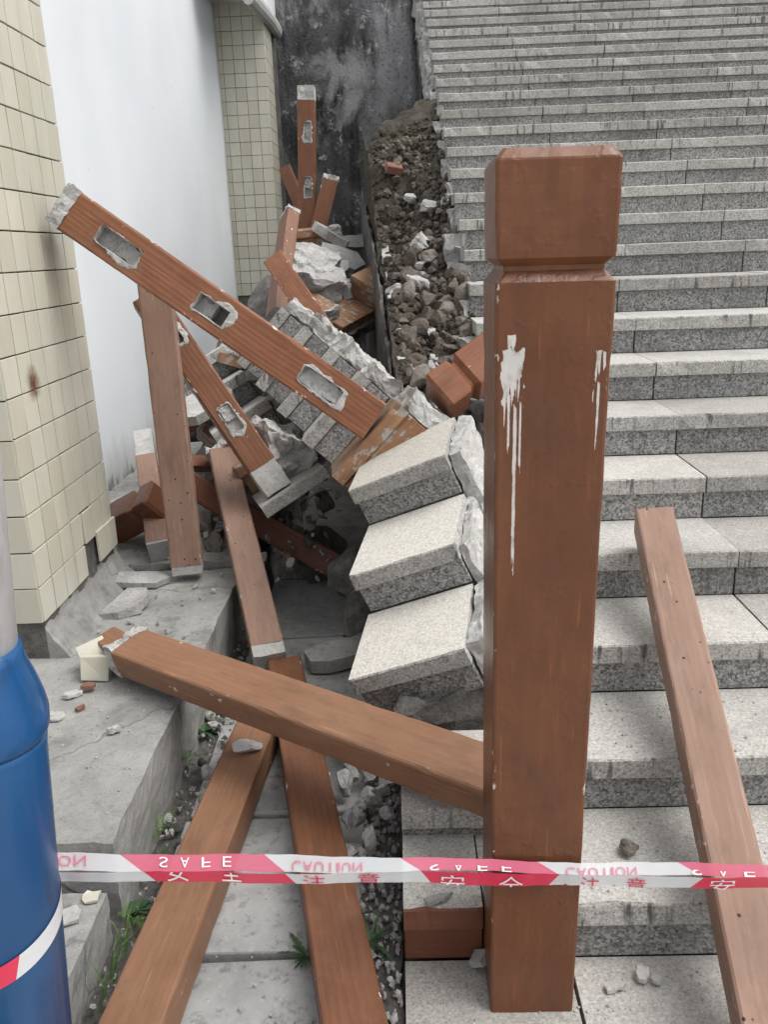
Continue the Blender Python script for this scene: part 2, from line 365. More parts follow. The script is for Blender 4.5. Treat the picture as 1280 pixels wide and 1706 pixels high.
def rock_data(seed, sub=3, cuts=13, rough=.10):
    rr = random.Random(seed); bm = bmesh.new(); bmesh.ops.create_icosphere(bm, subdivisions=sub, radius=1)
    planes = []
    for _ in range(cuts):
        n = V((rr.gauss(0, 1), rr.gauss(0, 1), rr.gauss(0, 1))).normalized(); planes.append((n, rr.uniform(.42, .80)))
    for v in bm.verts:
        p = v.co.copy()
        for n, d in planes:
            e = p.dot(n)-d
            if e > 0: p -= n*e*.96
        p += v.co*(fn(v.co*2.1, seed)*rough-abs(fn(v.co*5.5, seed+4, 4))*rough*.9)
        v.co = p
    vs = [v.co.copy() for v in bm.verts]; fs = [[v.index for v in f.verts] for f in bm.faces]; bm.free(); return vs, fs
ROCK = {}
def rock(kind, mat, parent=None, name='rubble_stone', loc=(0, 0, 0), size=(.05, .05, .04), rot=None):
    k = (kind, mat)
    if k not in ROCK: ROCK[k] = mesh('rubble_stone', *rock_data(kind*13+5), mat)
    m = Matrix.Translation(loc) @ (rot or eul(R.uniform(0, 360), R.uniform(0, 360), R.uniform(0, 360))).to_4x4() @ Matrix.Diagonal((*size, 1))
    return link(name, ROCK[k], parent, m)

# ------------------------------------------------------------------ ground and channel floor
def grid_sheet(name, x0, x1, y0, y1, nx, ny, zf, mat, parent=None, smooth=True):
    vs = [(x0+(x1-x0)*i/nx, y0+(y1-y0)*j/ny, zf(x0+(x1-x0)*i/nx, y0+(y1-y0)*j/ny)) for j in range(ny+1) for i in range(nx+1)]
    fs = [(j*(nx+1)+i, j*(nx+1)+i+1, (j+1)*(nx+1)+i+1, (j+1)*(nx+1)+i) for j in range(ny) for i in range(nx)]
    return link(name, mesh(name, vs, fs, mat, smooth=smooth), parent)
tag(grid_sheet('ground', -300, 300, -300, 300, 2, 2, lambda x, y: -.75, 'ground'), kind='structure')

chan = link('channel_floor', mesh('channel_floor', *box_data(-.72, .33, .80, 3.75, -.70, -.052), 'ground')); tag(chan, kind='structure')
ys = [.82, 1.44, 1.905, 2.42, 3.0, 3.62]
for a, b in zip(ys, ys[1:]):
    v, f, _ = bev_box(-.60, -.125, a+.008, b-.008, -.05, 0.0, .006, 2, .006)
    o = link('floor_slab', mesh('floor_slab', v, f, 'floor'), chan, Matrix.Rotation(rad(R.uniform(-.5, .5)), 4, 'Y'))
v, f = rough_box(-.135, -.03, .82, 3.3, -.10, -.02, .03, .012, 3.3, (), 9)
link('gutter_bed', mesh('gutter_bed', v, f, 'mortar_shade_dark'), chan)
v, f = rough_box(-.70, -.59, .82, 3.4, -.10, -.02, .03, .012, 5.3, (), 9)
link('gutter_bed', mesh('gutter_bed', v, f, 'mortar_shade_dark'), chan)

tag(link('pavement', mesh('pavement', *box_data(-40, 40, -60, .795, -.74, -.30), 'tread_top')), kind='structure')
# ------------------------------------------------------------------ concrete ledges beside the building
def ledge(name, label, x0, x1, y0, y1, z0, z1, seed, amp=.0032):
    vs, fs = rough_box(x0, x1, y0, y1, z0, z1, .036, amp, seed, (), 13)
    o = link(name, mesh(name, vs, fs, 'ledge')); tag(o, label, 'ledge'); return o
ledge('concrete_ledge', 'long raised grey concrete ledge along the foot of the tiled pillar', -2.6, -.665, 1.55, 3.22, -.70, .21, 1.0)
ledge('concrete_ledge', 'lower concrete ledge block beside the blue pole', -2.6, -.675, .9, 1.50, -.70, .115, 2.0)
ledge('concrete_ledge', 'rear rubble-strewn concrete ledge under the white wall', -2.6, -.70, 3.235, 5.6, -.70, .235, 3.0, .010)

# ------------------------------------------------------------------ tiled building
bld = thing('tiled_building', 'cream tiled building with a white plastered wall on the left', 'building', (-1.6, 2.45, .21))
BO = V((-1.6, 2.45, .21))
def bpart(name, data, mat, parent=bld, smooth=False):
    vs = [V(v)-BO for v in data[0]]; return link(name, mesh(name, vs, data[1], mat, smooth=smooth), parent)
TH, TW = .119, .102
NX0, NY0, NY1 = -1.15, 2.44, 3.15
near = bpart('pillar', box_data(-2.5, NX0-.010, NY0+.010, NY1-.002, .212, 5.4), 'mortar_shade_dark')
tm = [mesh('tile', *bev_box(-w/2, w/2, 0, .009, 0, TH-.0045, .0012, 1, .0006)[:2], 'tile') for w in (TW-.004, TW-.0045, TW-.0035)]
def tile(parent, x, y, z, side, wd=1.0):
    rz = Matrix.Rotation(rad(90) if side else 0, 4, 'Z')
    tl = Matrix.Rotation(rad(R.gauss(0, .35)), 4, 'X') @ Matrix.Rotation(rad(R.gauss(0, .18)), 4, 'Y')
    m = Matrix.Translation(V((x, y, z))-BO) @ rz @ tl @ Matrix.Diagonal((wd, 1, 1, 1))
    return link('tile', tm[R.randrange(3)], parent, m)
Z0 = .345
nrow = 17
for r in range(nrow):
    z = Z0+r*TH
    n = 7; w = (NY1-NY0)/n
    for i in range(n):
        dx = 0.0
        if r == 0 and i >= 4: continue
        if r == 1 and i == 4: dx = .006
        tile(near, NX0+dx, NY0+w*(i+.5), z, True, w/TW*.978)
    for i in range(3):
        tile(near, NX0-.006-TW*(i+.5), NY0, z-.004+R.uniform(-.001, .001), False)
for r, i in ((0, 5), (0, 6)):
    tile(near, NX0+.010, NY0+(NY1-NY0)/7*(i+.5)+.004, Z0+.012, True, 1)
bpart('plinth', rough_box(-2.4, NX0-.013, NY0+.02, NY1+.01, .20, Z0-.002, .04, .004, 8.8, ('z+', 'z-', 'x+'), 9), 'ledge')
pv, pf = [], []; pn, pm_ = 60, 12       # cement fillet run down from the tiles onto the ledge
for j in range(pn+1):
    y = NY0+.012+(NY1+.02-NY0)*j/pn
    for i in range(pm_+1):
        t = i/pm_; w_ = .085+.02*fn(V((0, y*4, 2)), 3)
        pv.append(V((NX0-.012+w_*t**1.6+.006*fn(V((t*3, y*14, 0)), 5), y, Z0-.006-(Z0-.205)*t+.006*fn(V((t*4, y*16, 4)), 6))))
for j in range(pn):
    for i in range(pm_): k = j*(pm_+1)+i; pf.append((k, k+pm_+1, k+pm_+2, k+1))
for j in (0, pn):
    k = len(pv); pv.append(V((NX0-.03, pv[j*(pm_+1)].y, .19))); row = [j*(pm_+1)+i for i in range(pm_+1)]; pf.append(tuple(row+[k]) if j == 0 else tuple([k]+row[::-1]))
bpart('cement_fillet', (pv, pf), 'ledge')
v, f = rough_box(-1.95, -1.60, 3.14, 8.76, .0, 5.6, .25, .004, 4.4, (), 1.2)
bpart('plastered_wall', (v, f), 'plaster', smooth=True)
FX0, FX1, FY = -1.66, -1.15, 8.75
far = bpart('pillar', box_data(FX0-.3, FX1-.010, FY+.010, 9.75, -.4, 6.2), 'mortar_shade_dark')
for r in range(22):
    z = 1.05+r*TH
    for i in range(5): tile(far, FX0+TW*(i+.5), FY, z, False)
    for i in range(3): tile(far, FX1, FY+.004+TW*1.6*(i+.5), z, True, 1.6)
# rounded moulding on the far corner
vs, fs = [], []
pts = [V((-1.13, 7.75, 3.46)), V((-1.13, 8.35, 3.52)), V((-1.125, 9.0, 3.575)), V((-1.12, 9.5, 3.58))]
for i, p in enumerate(pts):
    for k in range(12):
        a = k*pi/6; vs.append(p+V((cos(a)*.055, 0, sin(a)*.075)))
for i in range(len(pts)-1):
    for k in range(12): fs.append((i*12+k, i*12+(k+1) % 12, (i+1)*12+(k+1) % 12, (i+1)*12+k))
fs += [tuple(range(12))[::-1], tuple(range(36, 48))]
bpart('eaves_moulding', (vs, fs), 'concrete_end', smooth=False)
bpart('parapet', box_data(-1.62, -1.135, 7.8, 9.6, 3.66, 5.6), 'plaster')

# ------------------------------------------------------------------ dark retaining wall behind the hole
vs, fs = rough_box(-1.5, .29, 9.7, 10.1, -.75, 6.5, .12, .02, 6.1, (), 2)
tag(link('retaining_wall', mesh('retaining_wall', vs, fs, 'stained', smooth=True)), 'tall black-stained concrete retaining wall behind the collapsed flight', 'wall')

# ------------------------------------------------------------------ the granite staircase
RISE, TREAD, Y0S = .142666, .30, 1.4024
JX, JS = .976, .653
stairs = thing('staircase', 'wide grey granite staircase with projecting treads climbing away', 'staircase', (1.9, 1.1, 0))
SO = V((1.9, 1.1, 0))
def slab_mesh(w, d, t, topm, frontm, seed, b=.004):
    rr = random.Random(seed); bm = bmesh.new()
    # front edge subdivided along the length so that it can be chipped
    n = 14; prof = [(d, 0), (d, t), (b*1.2, t), (0.0008, t-b), (0, b*.6), (b*.5, 0)]
    vs, fs, ix = [], [], []
    for i in range(n+1):
        x = -w/2+w*i/n
        chip = max(0, fn(V((x*9, seed, 0)), seed, 3)-.18)*.022
        for j, (y, z) in enumerate(prof):
            yy, zz = y, z
            if j in (2, 3): yy += chip*.7+rr.uniform(0, .0009); zz -= chip*.35 if j == 3 else 0
            if j in (4, 5): yy += rr.uniform(0, .0015)
            vs.append((x, yy, zz))
    m = len(prof)
    for i in range(n):
        for j in range(m):
            a, b2 = i*m+j, i*m+(j+1) % m
            fs.append((a, (i+1)*m+j, (i+1)*m+(j+1) % m, b2)); ix.append(0 if j == 1 else 1)
    fs.append(tuple(range(m))); ix.append(1); fs.append(tuple(range(n*m+m-1, n*m-1, -1))); ix.append(1)
    return mesh('tread_slab', vs, fs, [topm, frontm], ix)
ST = .052
SL = [slab_mesh(JS-.004, TREAD+.012, ST, 'tread_top', 'tread_front', s) for s in (1, 2, 3, 4, 5)]
RL = []
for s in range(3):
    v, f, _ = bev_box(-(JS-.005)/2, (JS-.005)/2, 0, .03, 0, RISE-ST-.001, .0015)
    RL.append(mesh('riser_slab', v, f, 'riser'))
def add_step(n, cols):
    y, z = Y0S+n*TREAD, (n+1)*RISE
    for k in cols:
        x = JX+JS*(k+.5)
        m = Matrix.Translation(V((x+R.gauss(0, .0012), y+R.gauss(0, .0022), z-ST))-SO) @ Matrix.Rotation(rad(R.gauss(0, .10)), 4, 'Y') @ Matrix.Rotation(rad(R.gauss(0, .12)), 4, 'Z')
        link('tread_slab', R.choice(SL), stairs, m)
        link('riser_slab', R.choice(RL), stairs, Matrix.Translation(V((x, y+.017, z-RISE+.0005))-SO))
for n in range(-2, 34): add_step(n, range(-1, 4))
prof = [(Y0S-.62, -.70)]
for n in range(-2, 34):
    y, z = Y0S+n*TREAD+.048, (n+1)*RISE-ST-.001
    prof += [(y, z-RISE), (y, z)]
prof += [(Y0S+34*TREAD+.6, prof[-1][1]), (Y0S+34*TREAD+.6, -.70)]
vs = [V((x, a, b))-SO for x in (.345, JX+JS*4) for a, b in prof]; m = len(prof)
fs = [tuple(range(m)), tuple(range(2*m-1, m-1, -1))]+[(i, m+i, m+(i+1) % m, (i+1) % m) for i in range(m)]
link('concrete_base', mesh('concrete_base', vs, fs, 'mortar_shade_dark'), stairs)
# landing wall above
# torn left edge: ragged concrete hanging under the treads
parts = []
for n in range(2, 33):
    y, z = Y0S+n*TREAD, (n+1)*RISE
    s = R.uniform(0, 50)
    parts.append(rough_box(.318-R.uniform(.0, .055), .36, y+.02, y+.33, z-RISE-.16, z-ST-R.uniform(0, .02), .035, .022, s, ('z+', 'x+'), 9))
    parts.append(rough_box(.325-R.uniform(.0, .05), .36, y+.01, y+.31, z-.30-R.uniform(0, .1), z-.12, .045, .03, s+3, ('z+', 'x+'), 8))
v, f = join(parts); link('torn_edge', mesh('torn_edge', [V(p)-SO for p in v], f, 'mortar'), stairs)

# the narrow outer strip of the flight that still stands (the post is set in it)
def strip(x0, x1, n, dz=0, dy=0, tilt=0, painted=False, name='edge_slab'):
    y, z = Y0S+n*TREAD+dy, (n+1)*RISE+dz; w = x1-x0
    sl = slab_mesh(w, TREAD+.012, ST, 'tread_top', 'paint_dark' if painted else 'tread_front', 30+n)
    m = Matrix.Translation(V(((x0+x1)/2, y, z-ST))-SO) @ Matrix.Rotation(rad(tilt), 4, 'X')
    o = link(name, sl, stairs, m)
    v, f, _ = bev_box(-w/2, w/2, .017, .047, -(RISE-ST)+.001, -.001, .002)
    link('riser_slab', mesh('riser_slab', v, f, 'paint_dark' if painted else 'riser'), stairs, m)
strip(-.022, .319, -2); strip(-.022, .319, -1)
strip(-.022, .142, 0, painted=True);
strip(.146, .319, 0, -.004)
strip(-.022, .319, 1, -.062, -.085, 2.0)
v, f = rough_box(-.018, .315, .95, 1.50, -.60, -.055, .06, .01, 2.7, ('z+',), 6); link('strip_base', mesh('strip_base', [V(p)-SO for p in v], f, 'mortar'), stairs)
v, f = rough_box(-.015, .315, 1.47, 2.75, -.60, .085, .05, .016, 12.7, (), 7); link('strip_base', mesh('strip_base', [V(p)-SO for p in v], f, 'mortar'), stairs)
v, f = rough_box(-.03, .33, 1.98, 3.3, -.60, .30, .06, .04, 15.7, (), 6); link('strip_base', mesh('strip_base', [V(p)-SO for p in v], f, 'mortar_shade_dark'), stairs)

# ------------------------------------------------------------------ soil bank laid bare, thin cracked wall, hole
def stairz(y): return RISE+(y-Y0S)*RISE/TREAD
def sm(a, b, x): t = max(0, min(1, (x-a)/(b-a))); return t*t*(3-2*t)
def wall_line(y):     # x and z of the top of the thin wall at distance y
    t = (y-3.2)/(6.6-3.2); return -.012-.215*t*(.6+.4*t), .86+.30*(y-3.2)
def soilz(x, y):
    xl, zl = wall_line(y); zl += .02+sm(5.0, 6.1, y)*.36
    zr = stairz(y)-.24+.22*sm(5, 6.3, y); t = max(0, min(1, (x-xl)/(.36-xl)))
    z = zl+(zr-zl)*(t**1.25)
    p = V((x, y, 0)); z += .11*fn(p*3.4, 4.0, 5)+.05*abs(fn(p*9, 9.0, 4))
    z = min(z, stairz(y)-.13-.10*(1-t)) if y > 5 else z
    z -= sm(6.15, 6.85, y-.75*t*t+.3*fn(V((x*4, 0, 3)), 2))*2.2
    z -= (1-sm(2.85, 3.35, y))*.45
    return z
NX, NY = 44, 200
vs, fs = [], []
for j in range(NY+1):
    y = 2.9+4.8*j/NY; xl = wall_line(y)[0]+.012
    for i in range(NX+1):
        x = xl+(.37-xl)*i/NX; vs.append((x+.02*fn(V((x*9, y*9, 1)), 1), y+.02*fn(V((x*9, y*9, 5)), 2), soilz(x, y)))
for j in range(NY):
    for i in range(NX): a = j*(NX+1)+i; fs.append((a, a+1, a+NX+2, a+NX+1))
# closing skirt down to the ground
b0 = len(vs); ring = [i for i in range(NX+1)]+[(j+1)*(NX+1)-1 for j in range(1, NY+1)]+[NY*(NX+1)+i for i in range(NX-1, -1, -1)]+[j*(NX+1) for j in range(NY-1, 0, -1)]
for i in ring: p = vs[i]; vs.append((p[0], p[1], -.74))
for q in range(len(ring)): fs.append((ring[q], b0+q, b0+(q+1) % len(ring), ring[(q+1) % len(ring)]))
tag(link('soil_bank', mesh('soil_bank', vs, fs, 'soil')), kind='structure')

# thin cracked wall along the hole
wt = thing('cracked_side_wall', 'thin cracked upright mortar wall between the dark hole and the soil bank', 'wall', (-.08, 4.8, 0))
def thin(y0, y1, dz, thick, dx, seed, mat):
    vs, fs = [], []; n = int((y1-y0)/.05); mz = 12
    for side in (0, 1):
        for j in range(n+1):
            y = y0+(y1-y0)*j/n; x, z = wall_line(y)
            for k in range(mz+1):
                zz = z+dz+.03*fn(V((0, y*7, seed)), seed, 5)+(.02*fn(V((side, y*18, seed)), seed, 4) if k == 0 else 0)-(z+.6)*(k/mz)**2
                vs.append(V((x+dx-(thick if side == 0 else 0)+.01*fn(V((0, y*5, zz*5)), seed+side), y, zz))-V((-.08, 4.8, 0)))
    S = (n+1)*(mz+1)
    for j in range(n):
        for k in range(mz):
            a = j*(mz+1)+k; fs.append((a, a+1, a+mz+2, a+mz+1)); fs.append((S+a, S+a+mz+1, S+a+mz+2, S+a+1))
        a = j*(mz+1); fs.append((a, a+mz+1, S+a+mz+1, S+a))
    for j in (0, n):
        for k in range(mz): a = j*(mz+1)+k; fs.append((a, S+a, S+a+1, a+1))
    link('mortar_leaf', mesh('mortar_leaf', vs, fs, mat), wt)
thin(3.05, 6.55, 0, .014, 0, 1.3, 'mortar_shade_dark'); thin(3.1, 5.3, .030, .055, .080, 4.3, 'mortar')  # outer leaf coloured dark to stand in for the shade of the hole

# ------------------------------------------------------------------ beams: painted cast-concrete rails and posts
def beam_mesh(L, w, t, mat, seed=0, holes=(), ch=.007, wear=.35, name='rail_body', hmat='mortar_light'):
    """length on X from 0, width on Y, thickness on Z. holes: (x0, x1, y0, y1, depth) sunk into the +Z face"""
    rr = random.Random(seed); c = ch
    ya = sorted({h[2] for h in holes}); yb = sorted({h[3] for h in holes})
    y_in = (ya[0], yb[-1]) if holes else (-w*.2, w*.2)
    prof = [(-w/2, -t/2+c), (-w/2+c, -t/2), (w/2-c, -t/2), (w/2, -t/2+c), (w/2, t/2-c), (w/2-c*.3, t/2-c*.3), (w/2-c, t/2), (y_in[1], t/2), (y_in[0], t/2), (-w/2+c, t/2), (-w/2+c*.3, t/2-c*.3), (-w/2, t/2-c)]
    m = len(prof); xs = [L*i/44 for i in range(45)]
    for h in holes: xs = [x for x in xs if abs(x-h[0]) > .006 and abs(x-h[1]) > .006]+[h[0], h[1]]
    xs.sort(); vs, fs, ix = [], [], []
    for x in xs:
        for j, (y, z) in enumerate(prof):
            p = V((x, y, z)); k = 0.0006
            e = max(0, fn(V((x*14, y*3+j, seed)), seed, 3)-.25)*.012*wear if j in (0, 1, 2, 3, 4, 5, 6, 9, 10, 11) else 0
            q = V((0, y, z)).normalized()
            p += V((0, fn(V((x*3, j, seed)), 1)*.0012, fn(V((x*3, j, seed)), 2)*.0012))-q*e
            vs.append(p)
    for i in range(len(xs)-1):
        xm = (xs[i]+xs[i+1])/2
        for j in range(m):
            if j == 7 and any(h[0] < xm < h[1] for h in holes): continue
            fs.append((i*m+j, (i+1)*m+j, (i+1)*m+(j+1) % m, i*m+(j+1) % m)); ix.append(0)
    fs.append(tuple(range(m))); fs.append(tuple(range((len(xs))*m-1, (len(xs)-1)*m-1, -1))); ix += [1, 1]
    for h in holes:
        x0, x1, dep = h[0], h[1], h[4]; y0, y1 = y_in; b = len(vs)
        ii = [i for i, x in enumerate(xs) if x0-1e-6 <= x <= x1+1e-6]
        for i in ii:
            for y in (y1, y0): vs.append(V((xs[i], y*.96, t/2-dep)))
        for q in range(len(ii)-1):
            i0, i1 = ii[q], ii[q+1]
            fs.append((i0*m+7, i1*m+7, b+2*q+2, b+2*q)); fs.append((i1*m+8, i0*m+8, b+2*q+1, b+2*q+3)); fs.append((b+2*q, b+2*q+2, b+2*q+3, b+2*q+1)); ix += [1, 1, 1]
        i0, i1 = ii[0], ii[-1]; e = b+2*(len(ii)-1)
        fs.append((i0*m+8, i0*m+7, b, b+1)); fs.append((i1*m+7, i1*m+8, e+1, e)); ix += [1, 1]
    me = mesh(name, vs, fs, [mat, hmat], ix); at = me.attributes.new('edge', 'FLOAT', 'POINT'); nb = len(xs)*m
    at.data.foreach_set('value', [(0.0 if i % m in (7, 8) else 1.0) if i < nb else 0.0 for i in range(len(vs))])
    return me
def spall(x0, x1, y0, y1, z, seed, out=.018, n=40):
    """ragged collar of bare mortar round a mortise, a couple of millimetres proud of the paint"""
    rr = random.Random(seed); vs, fs = [], []
    ph = rr.uniform(-1.2, .8)
    cx, cy, hx, hy = (x0+x1)/2, (y0+y1)/2, (x1-x0)/2, (y1-y0)/2
    for i in range(n):
        a = 2*pi*i/n; d = V((cos(a), sin(a), 0)); s = min(hx/max(1e-6, abs(d.x)), hy/max(1e-6, abs(d.y)))
        o = max(.0012, out*(.10+.75*max(0, cos(a-ph))**2+.9*fn(V((cos(a)*2.1, sin(a)*2.1, seed)), seed, 4)+.25*rr.random()))
        p = V((cx, cy, z))+d*s
        for q, (kk, zz) in enumerate(((-.004, -.012), (.0, .0025+.003*rr.random()), (o*.6, .003*rr.random()+.001), (o, -.003))):
            vs.append(p+d*kk+V((0, 0, zz)))
    for i in range(n):
        for q in range(3): a, b = i*4+q, ((i+1) % n)*4+q; fs.append((a, a+1, b+1, b))
    return vs, fs
def frame(A, B, upv):
    A, B = V(A), V(B); x = (B-A).normalized(); z = (V(upv)-x*V(upv).dot(x)).normalized(); y = z.cross(x)
    return Matrix((x, y, z)).transposed(), (B-A).length
def stub(parent, x0, x1, w, t, seed, amp=.012, mat='concrete_end', name='bare_end'):
    keep = () if amp > .006 else ('y-', 'y+', 'z-', 'z+')
    v, f = rough_box(x0, x1, -w/2, w/2, -t/2, t/2, .016, amp, seed, keep, 14)
    return link(name, mesh(name, v, f, mat), parent)
def beam(name, label, A, B, upv, w, t, mat, seed, cat='rail', holes=(), endA=None, endB=None, group=None, ch=.007, fill=True):
    rot, L = frame(A, B, upv); o = thing(name, label, cat, A, rot, group)
    body = link('rail_body' if cat == 'rail' else 'post_body', beam_mesh(L, w, t, mat, seed, holes, ch), o)
    for q, h in enumerate(holes):
        link('mortar_collar', mesh('mortar_collar', *spall(h[0], h[1], h[2], h[3], t/2, seed+q*3.7, .024), 'mortar'), o)
        if fill:
            xa, xb = ((.45, 1.0), (.0, .55), (.0, 1.0))[q % 3]; lv_ = (.62, .35, .55)[q % 3]
            v, f = rough_box(h[0]+(h[1]-h[0])*xa, h[0]+(h[1]-h[0])*xb, h[2]*.93, h[3]*.93, t/2-h[4]-.01, t/2-h[4]*lv_, .012, .0065, seed+q, (), 22)
            link('mortise_fill', mesh('mortise_fill', v, f, 'mortar'), o)
    if endA: stub(o, -endA[0], .004, w-.004, t-.004, seed+.5, endA[1], endA[2] if len(endA) > 2 else 'concrete_end')
    if endB: stub(o, L-.004, L+endB[0], w-.004, t-.004, seed+1.5, endB[1], endB[2] if len(endB) > 2 else 'concrete_end')
    return o, L

# A. the standing newel post in the foreground
post = thing('newel_post', 'tall brown painted square post with notched head standing on the steps', 'post', (.2255, 1.3665, 0))
PW = .166
def post_ring(h, z): return [(-h, -h, z), (h, -h, z), (h, h, z), (-h, h, z)]
def lathe_sq(levels, cham, seed, bumpy=.0012, sub=10):
    vs, fs = [], []; prev = None; m = 0
    for li, (h, z) in enumerate(levels):
        c = min(cham, h*.4); ring = []
        for s in range(4):
            a = pi/2*s
            for tt in [(-h+c, -h)]+[(-h+c+(2*h-2*c)*q/sub, -h) for q in range(1, sub)]+[(h-c, -h), (h-c*.3, -h+c*.3)]:
                x = tt[0]*cos(a)-tt[1]*sin(a); y = tt[0]*sin(a)+tt[1]*cos(a)
                p = V((x, y, z)); d = bumpy*(fn(p*9, seed, 4)+.6*fn(p*30, seed+2, 3)); ring.append(p+V((x, y, 0)).normalized()*d)
        m = len(ring); b = len(vs); vs += ring
        if li:
            for k in range(m): fs.append((b-m+k, b-m+(k+1) % m, b+(k+1) % m, b+k))
    fs.append(tuple(range(m))[::-1]); fs.append(tuple(range(len(vs)-m, len(vs)))); return vs, fs
h = PW/2
shaft = [(h-.004, -.06)]+[(h-.002+.0065*z/1.39+(.0016 if z > 1.29 else 0), z) for z in [1.385*i/46 for i in range(47)]]+[(h+.004, 1.386), (h-.008, 1.402)]
head = [(h-.008, 1.402), (h-.008, 1.409), (h+.004, 1.420)]+[(h+.005+.002*i/12, 1.420+.133*i/12) for i in range(1, 13)]+[(h+.006, 1.556), (h-.006, 1.570)]
lean = Matrix.Rotation(rad(.42), 4, 'Y')
def corner_wear(me_, per=12):
    at_ = me_.attributes.new('edge', 'FLOAT', 'POINT'); at_.data.foreach_set('value', [1.0 if i % per in (0, per-2, per-1) else 0.0 for i in range(len(me_.vertices))])
me = mesh('shaft', *lathe_sq(shaft, .0055, 1.7), 'paint_post', smooth=False); corner_wear(me)
# local grain runs along X: lay the mesh down and stand the object up
up90 = Matrix.Rotation(rad(-90), 4, 'Y')
me.transform(up90.inverted()); link('shaft', me, post, lean @ up90)
me = mesh('head', *lathe_sq(head, .0055, 5.2, .0022), 'paint_post'); corner_wear(me); me.transform(up90.inverted()); link('head', me, post, lean @ up90)
# B. long fallen post propped against the tiled pillar, four mortises
def hole(x, L, y, W, d=.045): return (x, x+L, y-W/2, y+W/2, d)
BA, BB = (-1.045, 2.925, 1.580), (-.085, 2.80, .885)
beam('fallen_post', 'long brown post with four mortise holes leaning on the tiled pillar', BA, BB, (.12, -1, .16), .142, .135, 'paint_orange', 21, 'post',
     [hole(.11, .155, -.004, .062), hole(.49, .115, -.004, .06, .10), hole(.90, .155, -.004, .062, .03)], endA=(.055, .008, 'mortar'))
# C. second mortised post behind it
CA, CB = (-.99, 3.42, 1.29), (-.565, 3.30, .62)
beam('fallen_post', 'shorter brown mortised post half hidden behind the long leaning post', CA, CB, (.30, -1, .25), .118, .11, 'paint', 22, 'post',
     [hole(.10, .13, 0, .055), hole(.52, .12, 0, .055, .02)], endB=(.12, .004))
# D..L rails
beam('fallen_rail', 'pinkish rail standing upright between white wall and leaning post', (-.862, 3.12, .275), (-.905, 3.26, 1.40), (.14, -1, .25), .122, .085, 'paint_pinkish', 31, endA=(.035, .003))
beam('fallen_rail', 'short grey-ended pinkish rail lying behind the tiled pillar corner', (-1.015, 3.27, .285), (-1.20, 3.85, .52), (0, -.35, 1), .092, .10, 'paint_pinkish', 32, endA=(.012, .003), endB=(.22, .004))
beam('fallen_rail', 'pinkish rail with broken pointed top and grey tenon lying on the channel floor', (-.487, 2.66, .115), (-.80, 3.66, .59), (.1, -.45, 1), .115, .08, 'paint_pinkish', 33, endA=(.05, .004), endB=(.03, .02, 'mortar_light'))
beam('fallen_rail', 'dark brown rail lying across the channel behind the fallen steps', (-.20, 3.45, .055), (-.96, 3.62, .475), (.05, -1, .35), .112, .09, 'paint_dark', 34)
beam('fallen_rail', 'tan brown rail spanning from the ledge to the standing post', (-.835, 2.30, .300), (.27, 1.52, .318), (0, -.30, 1), .132, .092, 'paint_tan', 35, endA=(.035, .016, 'mortar_light'), ch=.008)
beam('fallen_rail', 'small broken brown rail stump touching the tan rail on the ledge', (-.872, 2.345, .278), (-.955, 2.43, .272), (0, -.35, 1), .085, .075, 'paint_tan', 36, endA=(.01, .008, 'mortar_light'))
beam('fallen_rail', 'tan brown rail lying on the channel floor nearest the blue pole', (-.455, 2.27, .056), (-.535, 1.05, .060), (.0, 0, 1), .122, .095, 'paint_tan', 37)
beam('fallen_rail', 'brown rail lying along the middle of the channel floor', (-.425, 2.62, .058), (-.085, 1.05, .056), (0, 0, 1), .118, .095, 'paint', 38)
beam('fallen_rail', 'pinkish brown rail lying down the granite steps at right', (.727, 2.325, .665), (.610, 1.08, .075), (-.12, -.3, 1), .105, .10, 'paint_pinkish', 39)

# post heads with a notch
def fallen_head(label, A, B, upv, w, mat, seed, notch=.12):
    rot, L = frame(A, B, upv); o = thing('notched_post', label, 'post', A, rot); hh = w/2
    lv = [(hh-.014, 0), (hh, .012), (hh, notch-.02), (hh-.018, notch-.002), (hh-.018, notch+.008), (hh, notch+.026)]+[(hh, notch+.026+(L-notch-.026)*i/8) for i in range(1, 9)]
    vs, fs = lathe_sq(lv, .007, seed, .0015, 6)
    vs = [V((p[2], p[1], -p[0])) for p in map(V, vs)]
    link('post_body', mesh('post_body', vs, fs, mat), o); return o
fallen_head('notched orange-brown post head lying behind the standing post', (.135, 2.95, .93), (.55, 3.12, 1.19), (-.25, -1, .45), .150, 'paint_orange', 3.0, .11)
fallen_head('notched brown post head lying behind the tiled pillar corner', (-1.03, 3.42, .46), (-1.33, 3.55, .29), (.25, -.6, 1), .135, 'paint', 6.0, .10)

# far balustrade remains
beam('fallen_post', 'far brown mortised post still standing upright before the stained wall', (-.588, 6.5, 2.46), (-.645, 6.5, 1.30), (0, -1, .1), .124, .12, 'paint', 41, 'post',
     [hole(.14, .13, .01, .05, .02), hole(.50, .14, .01, .05, .04), hole(.86, .13, .01, .05, .06)], endA=(.09, .006))
beam('fallen_rail', 'far brown rail slanting down to the left of the upright post', (-.80, 6.75, 2.05), (-.60, 6.62, 1.52), (-.2, -1, .5), .09, .08, 'paint', 42)
beam('fallen_rail', 'far short brown rail leaning to the right of the upright post', (-.445, 6.45, 1.93), (-.575, 6.38, 1.50), (.2, -1, .4), .115, .08, 'paint', 43, endA=(.03, .01))
beam('fallen_rail', 'brown rail with pale broken end leaning on the far tiled pillar', (-.655, 5.6, 1.66), (-.70, 5.0, 1.10), (-.5, -.2, .3), .13, .085, 'paint', 44, endA=(.03, .008))
beam('fallen_rail', 'reddish brown rail sloping down to the long broken concrete ridge', (-.675, 4.95, 1.40), (-.37, 4.5, 1.02), (-.2, -1, .5), .12, .10, 'paint_orange', 45)

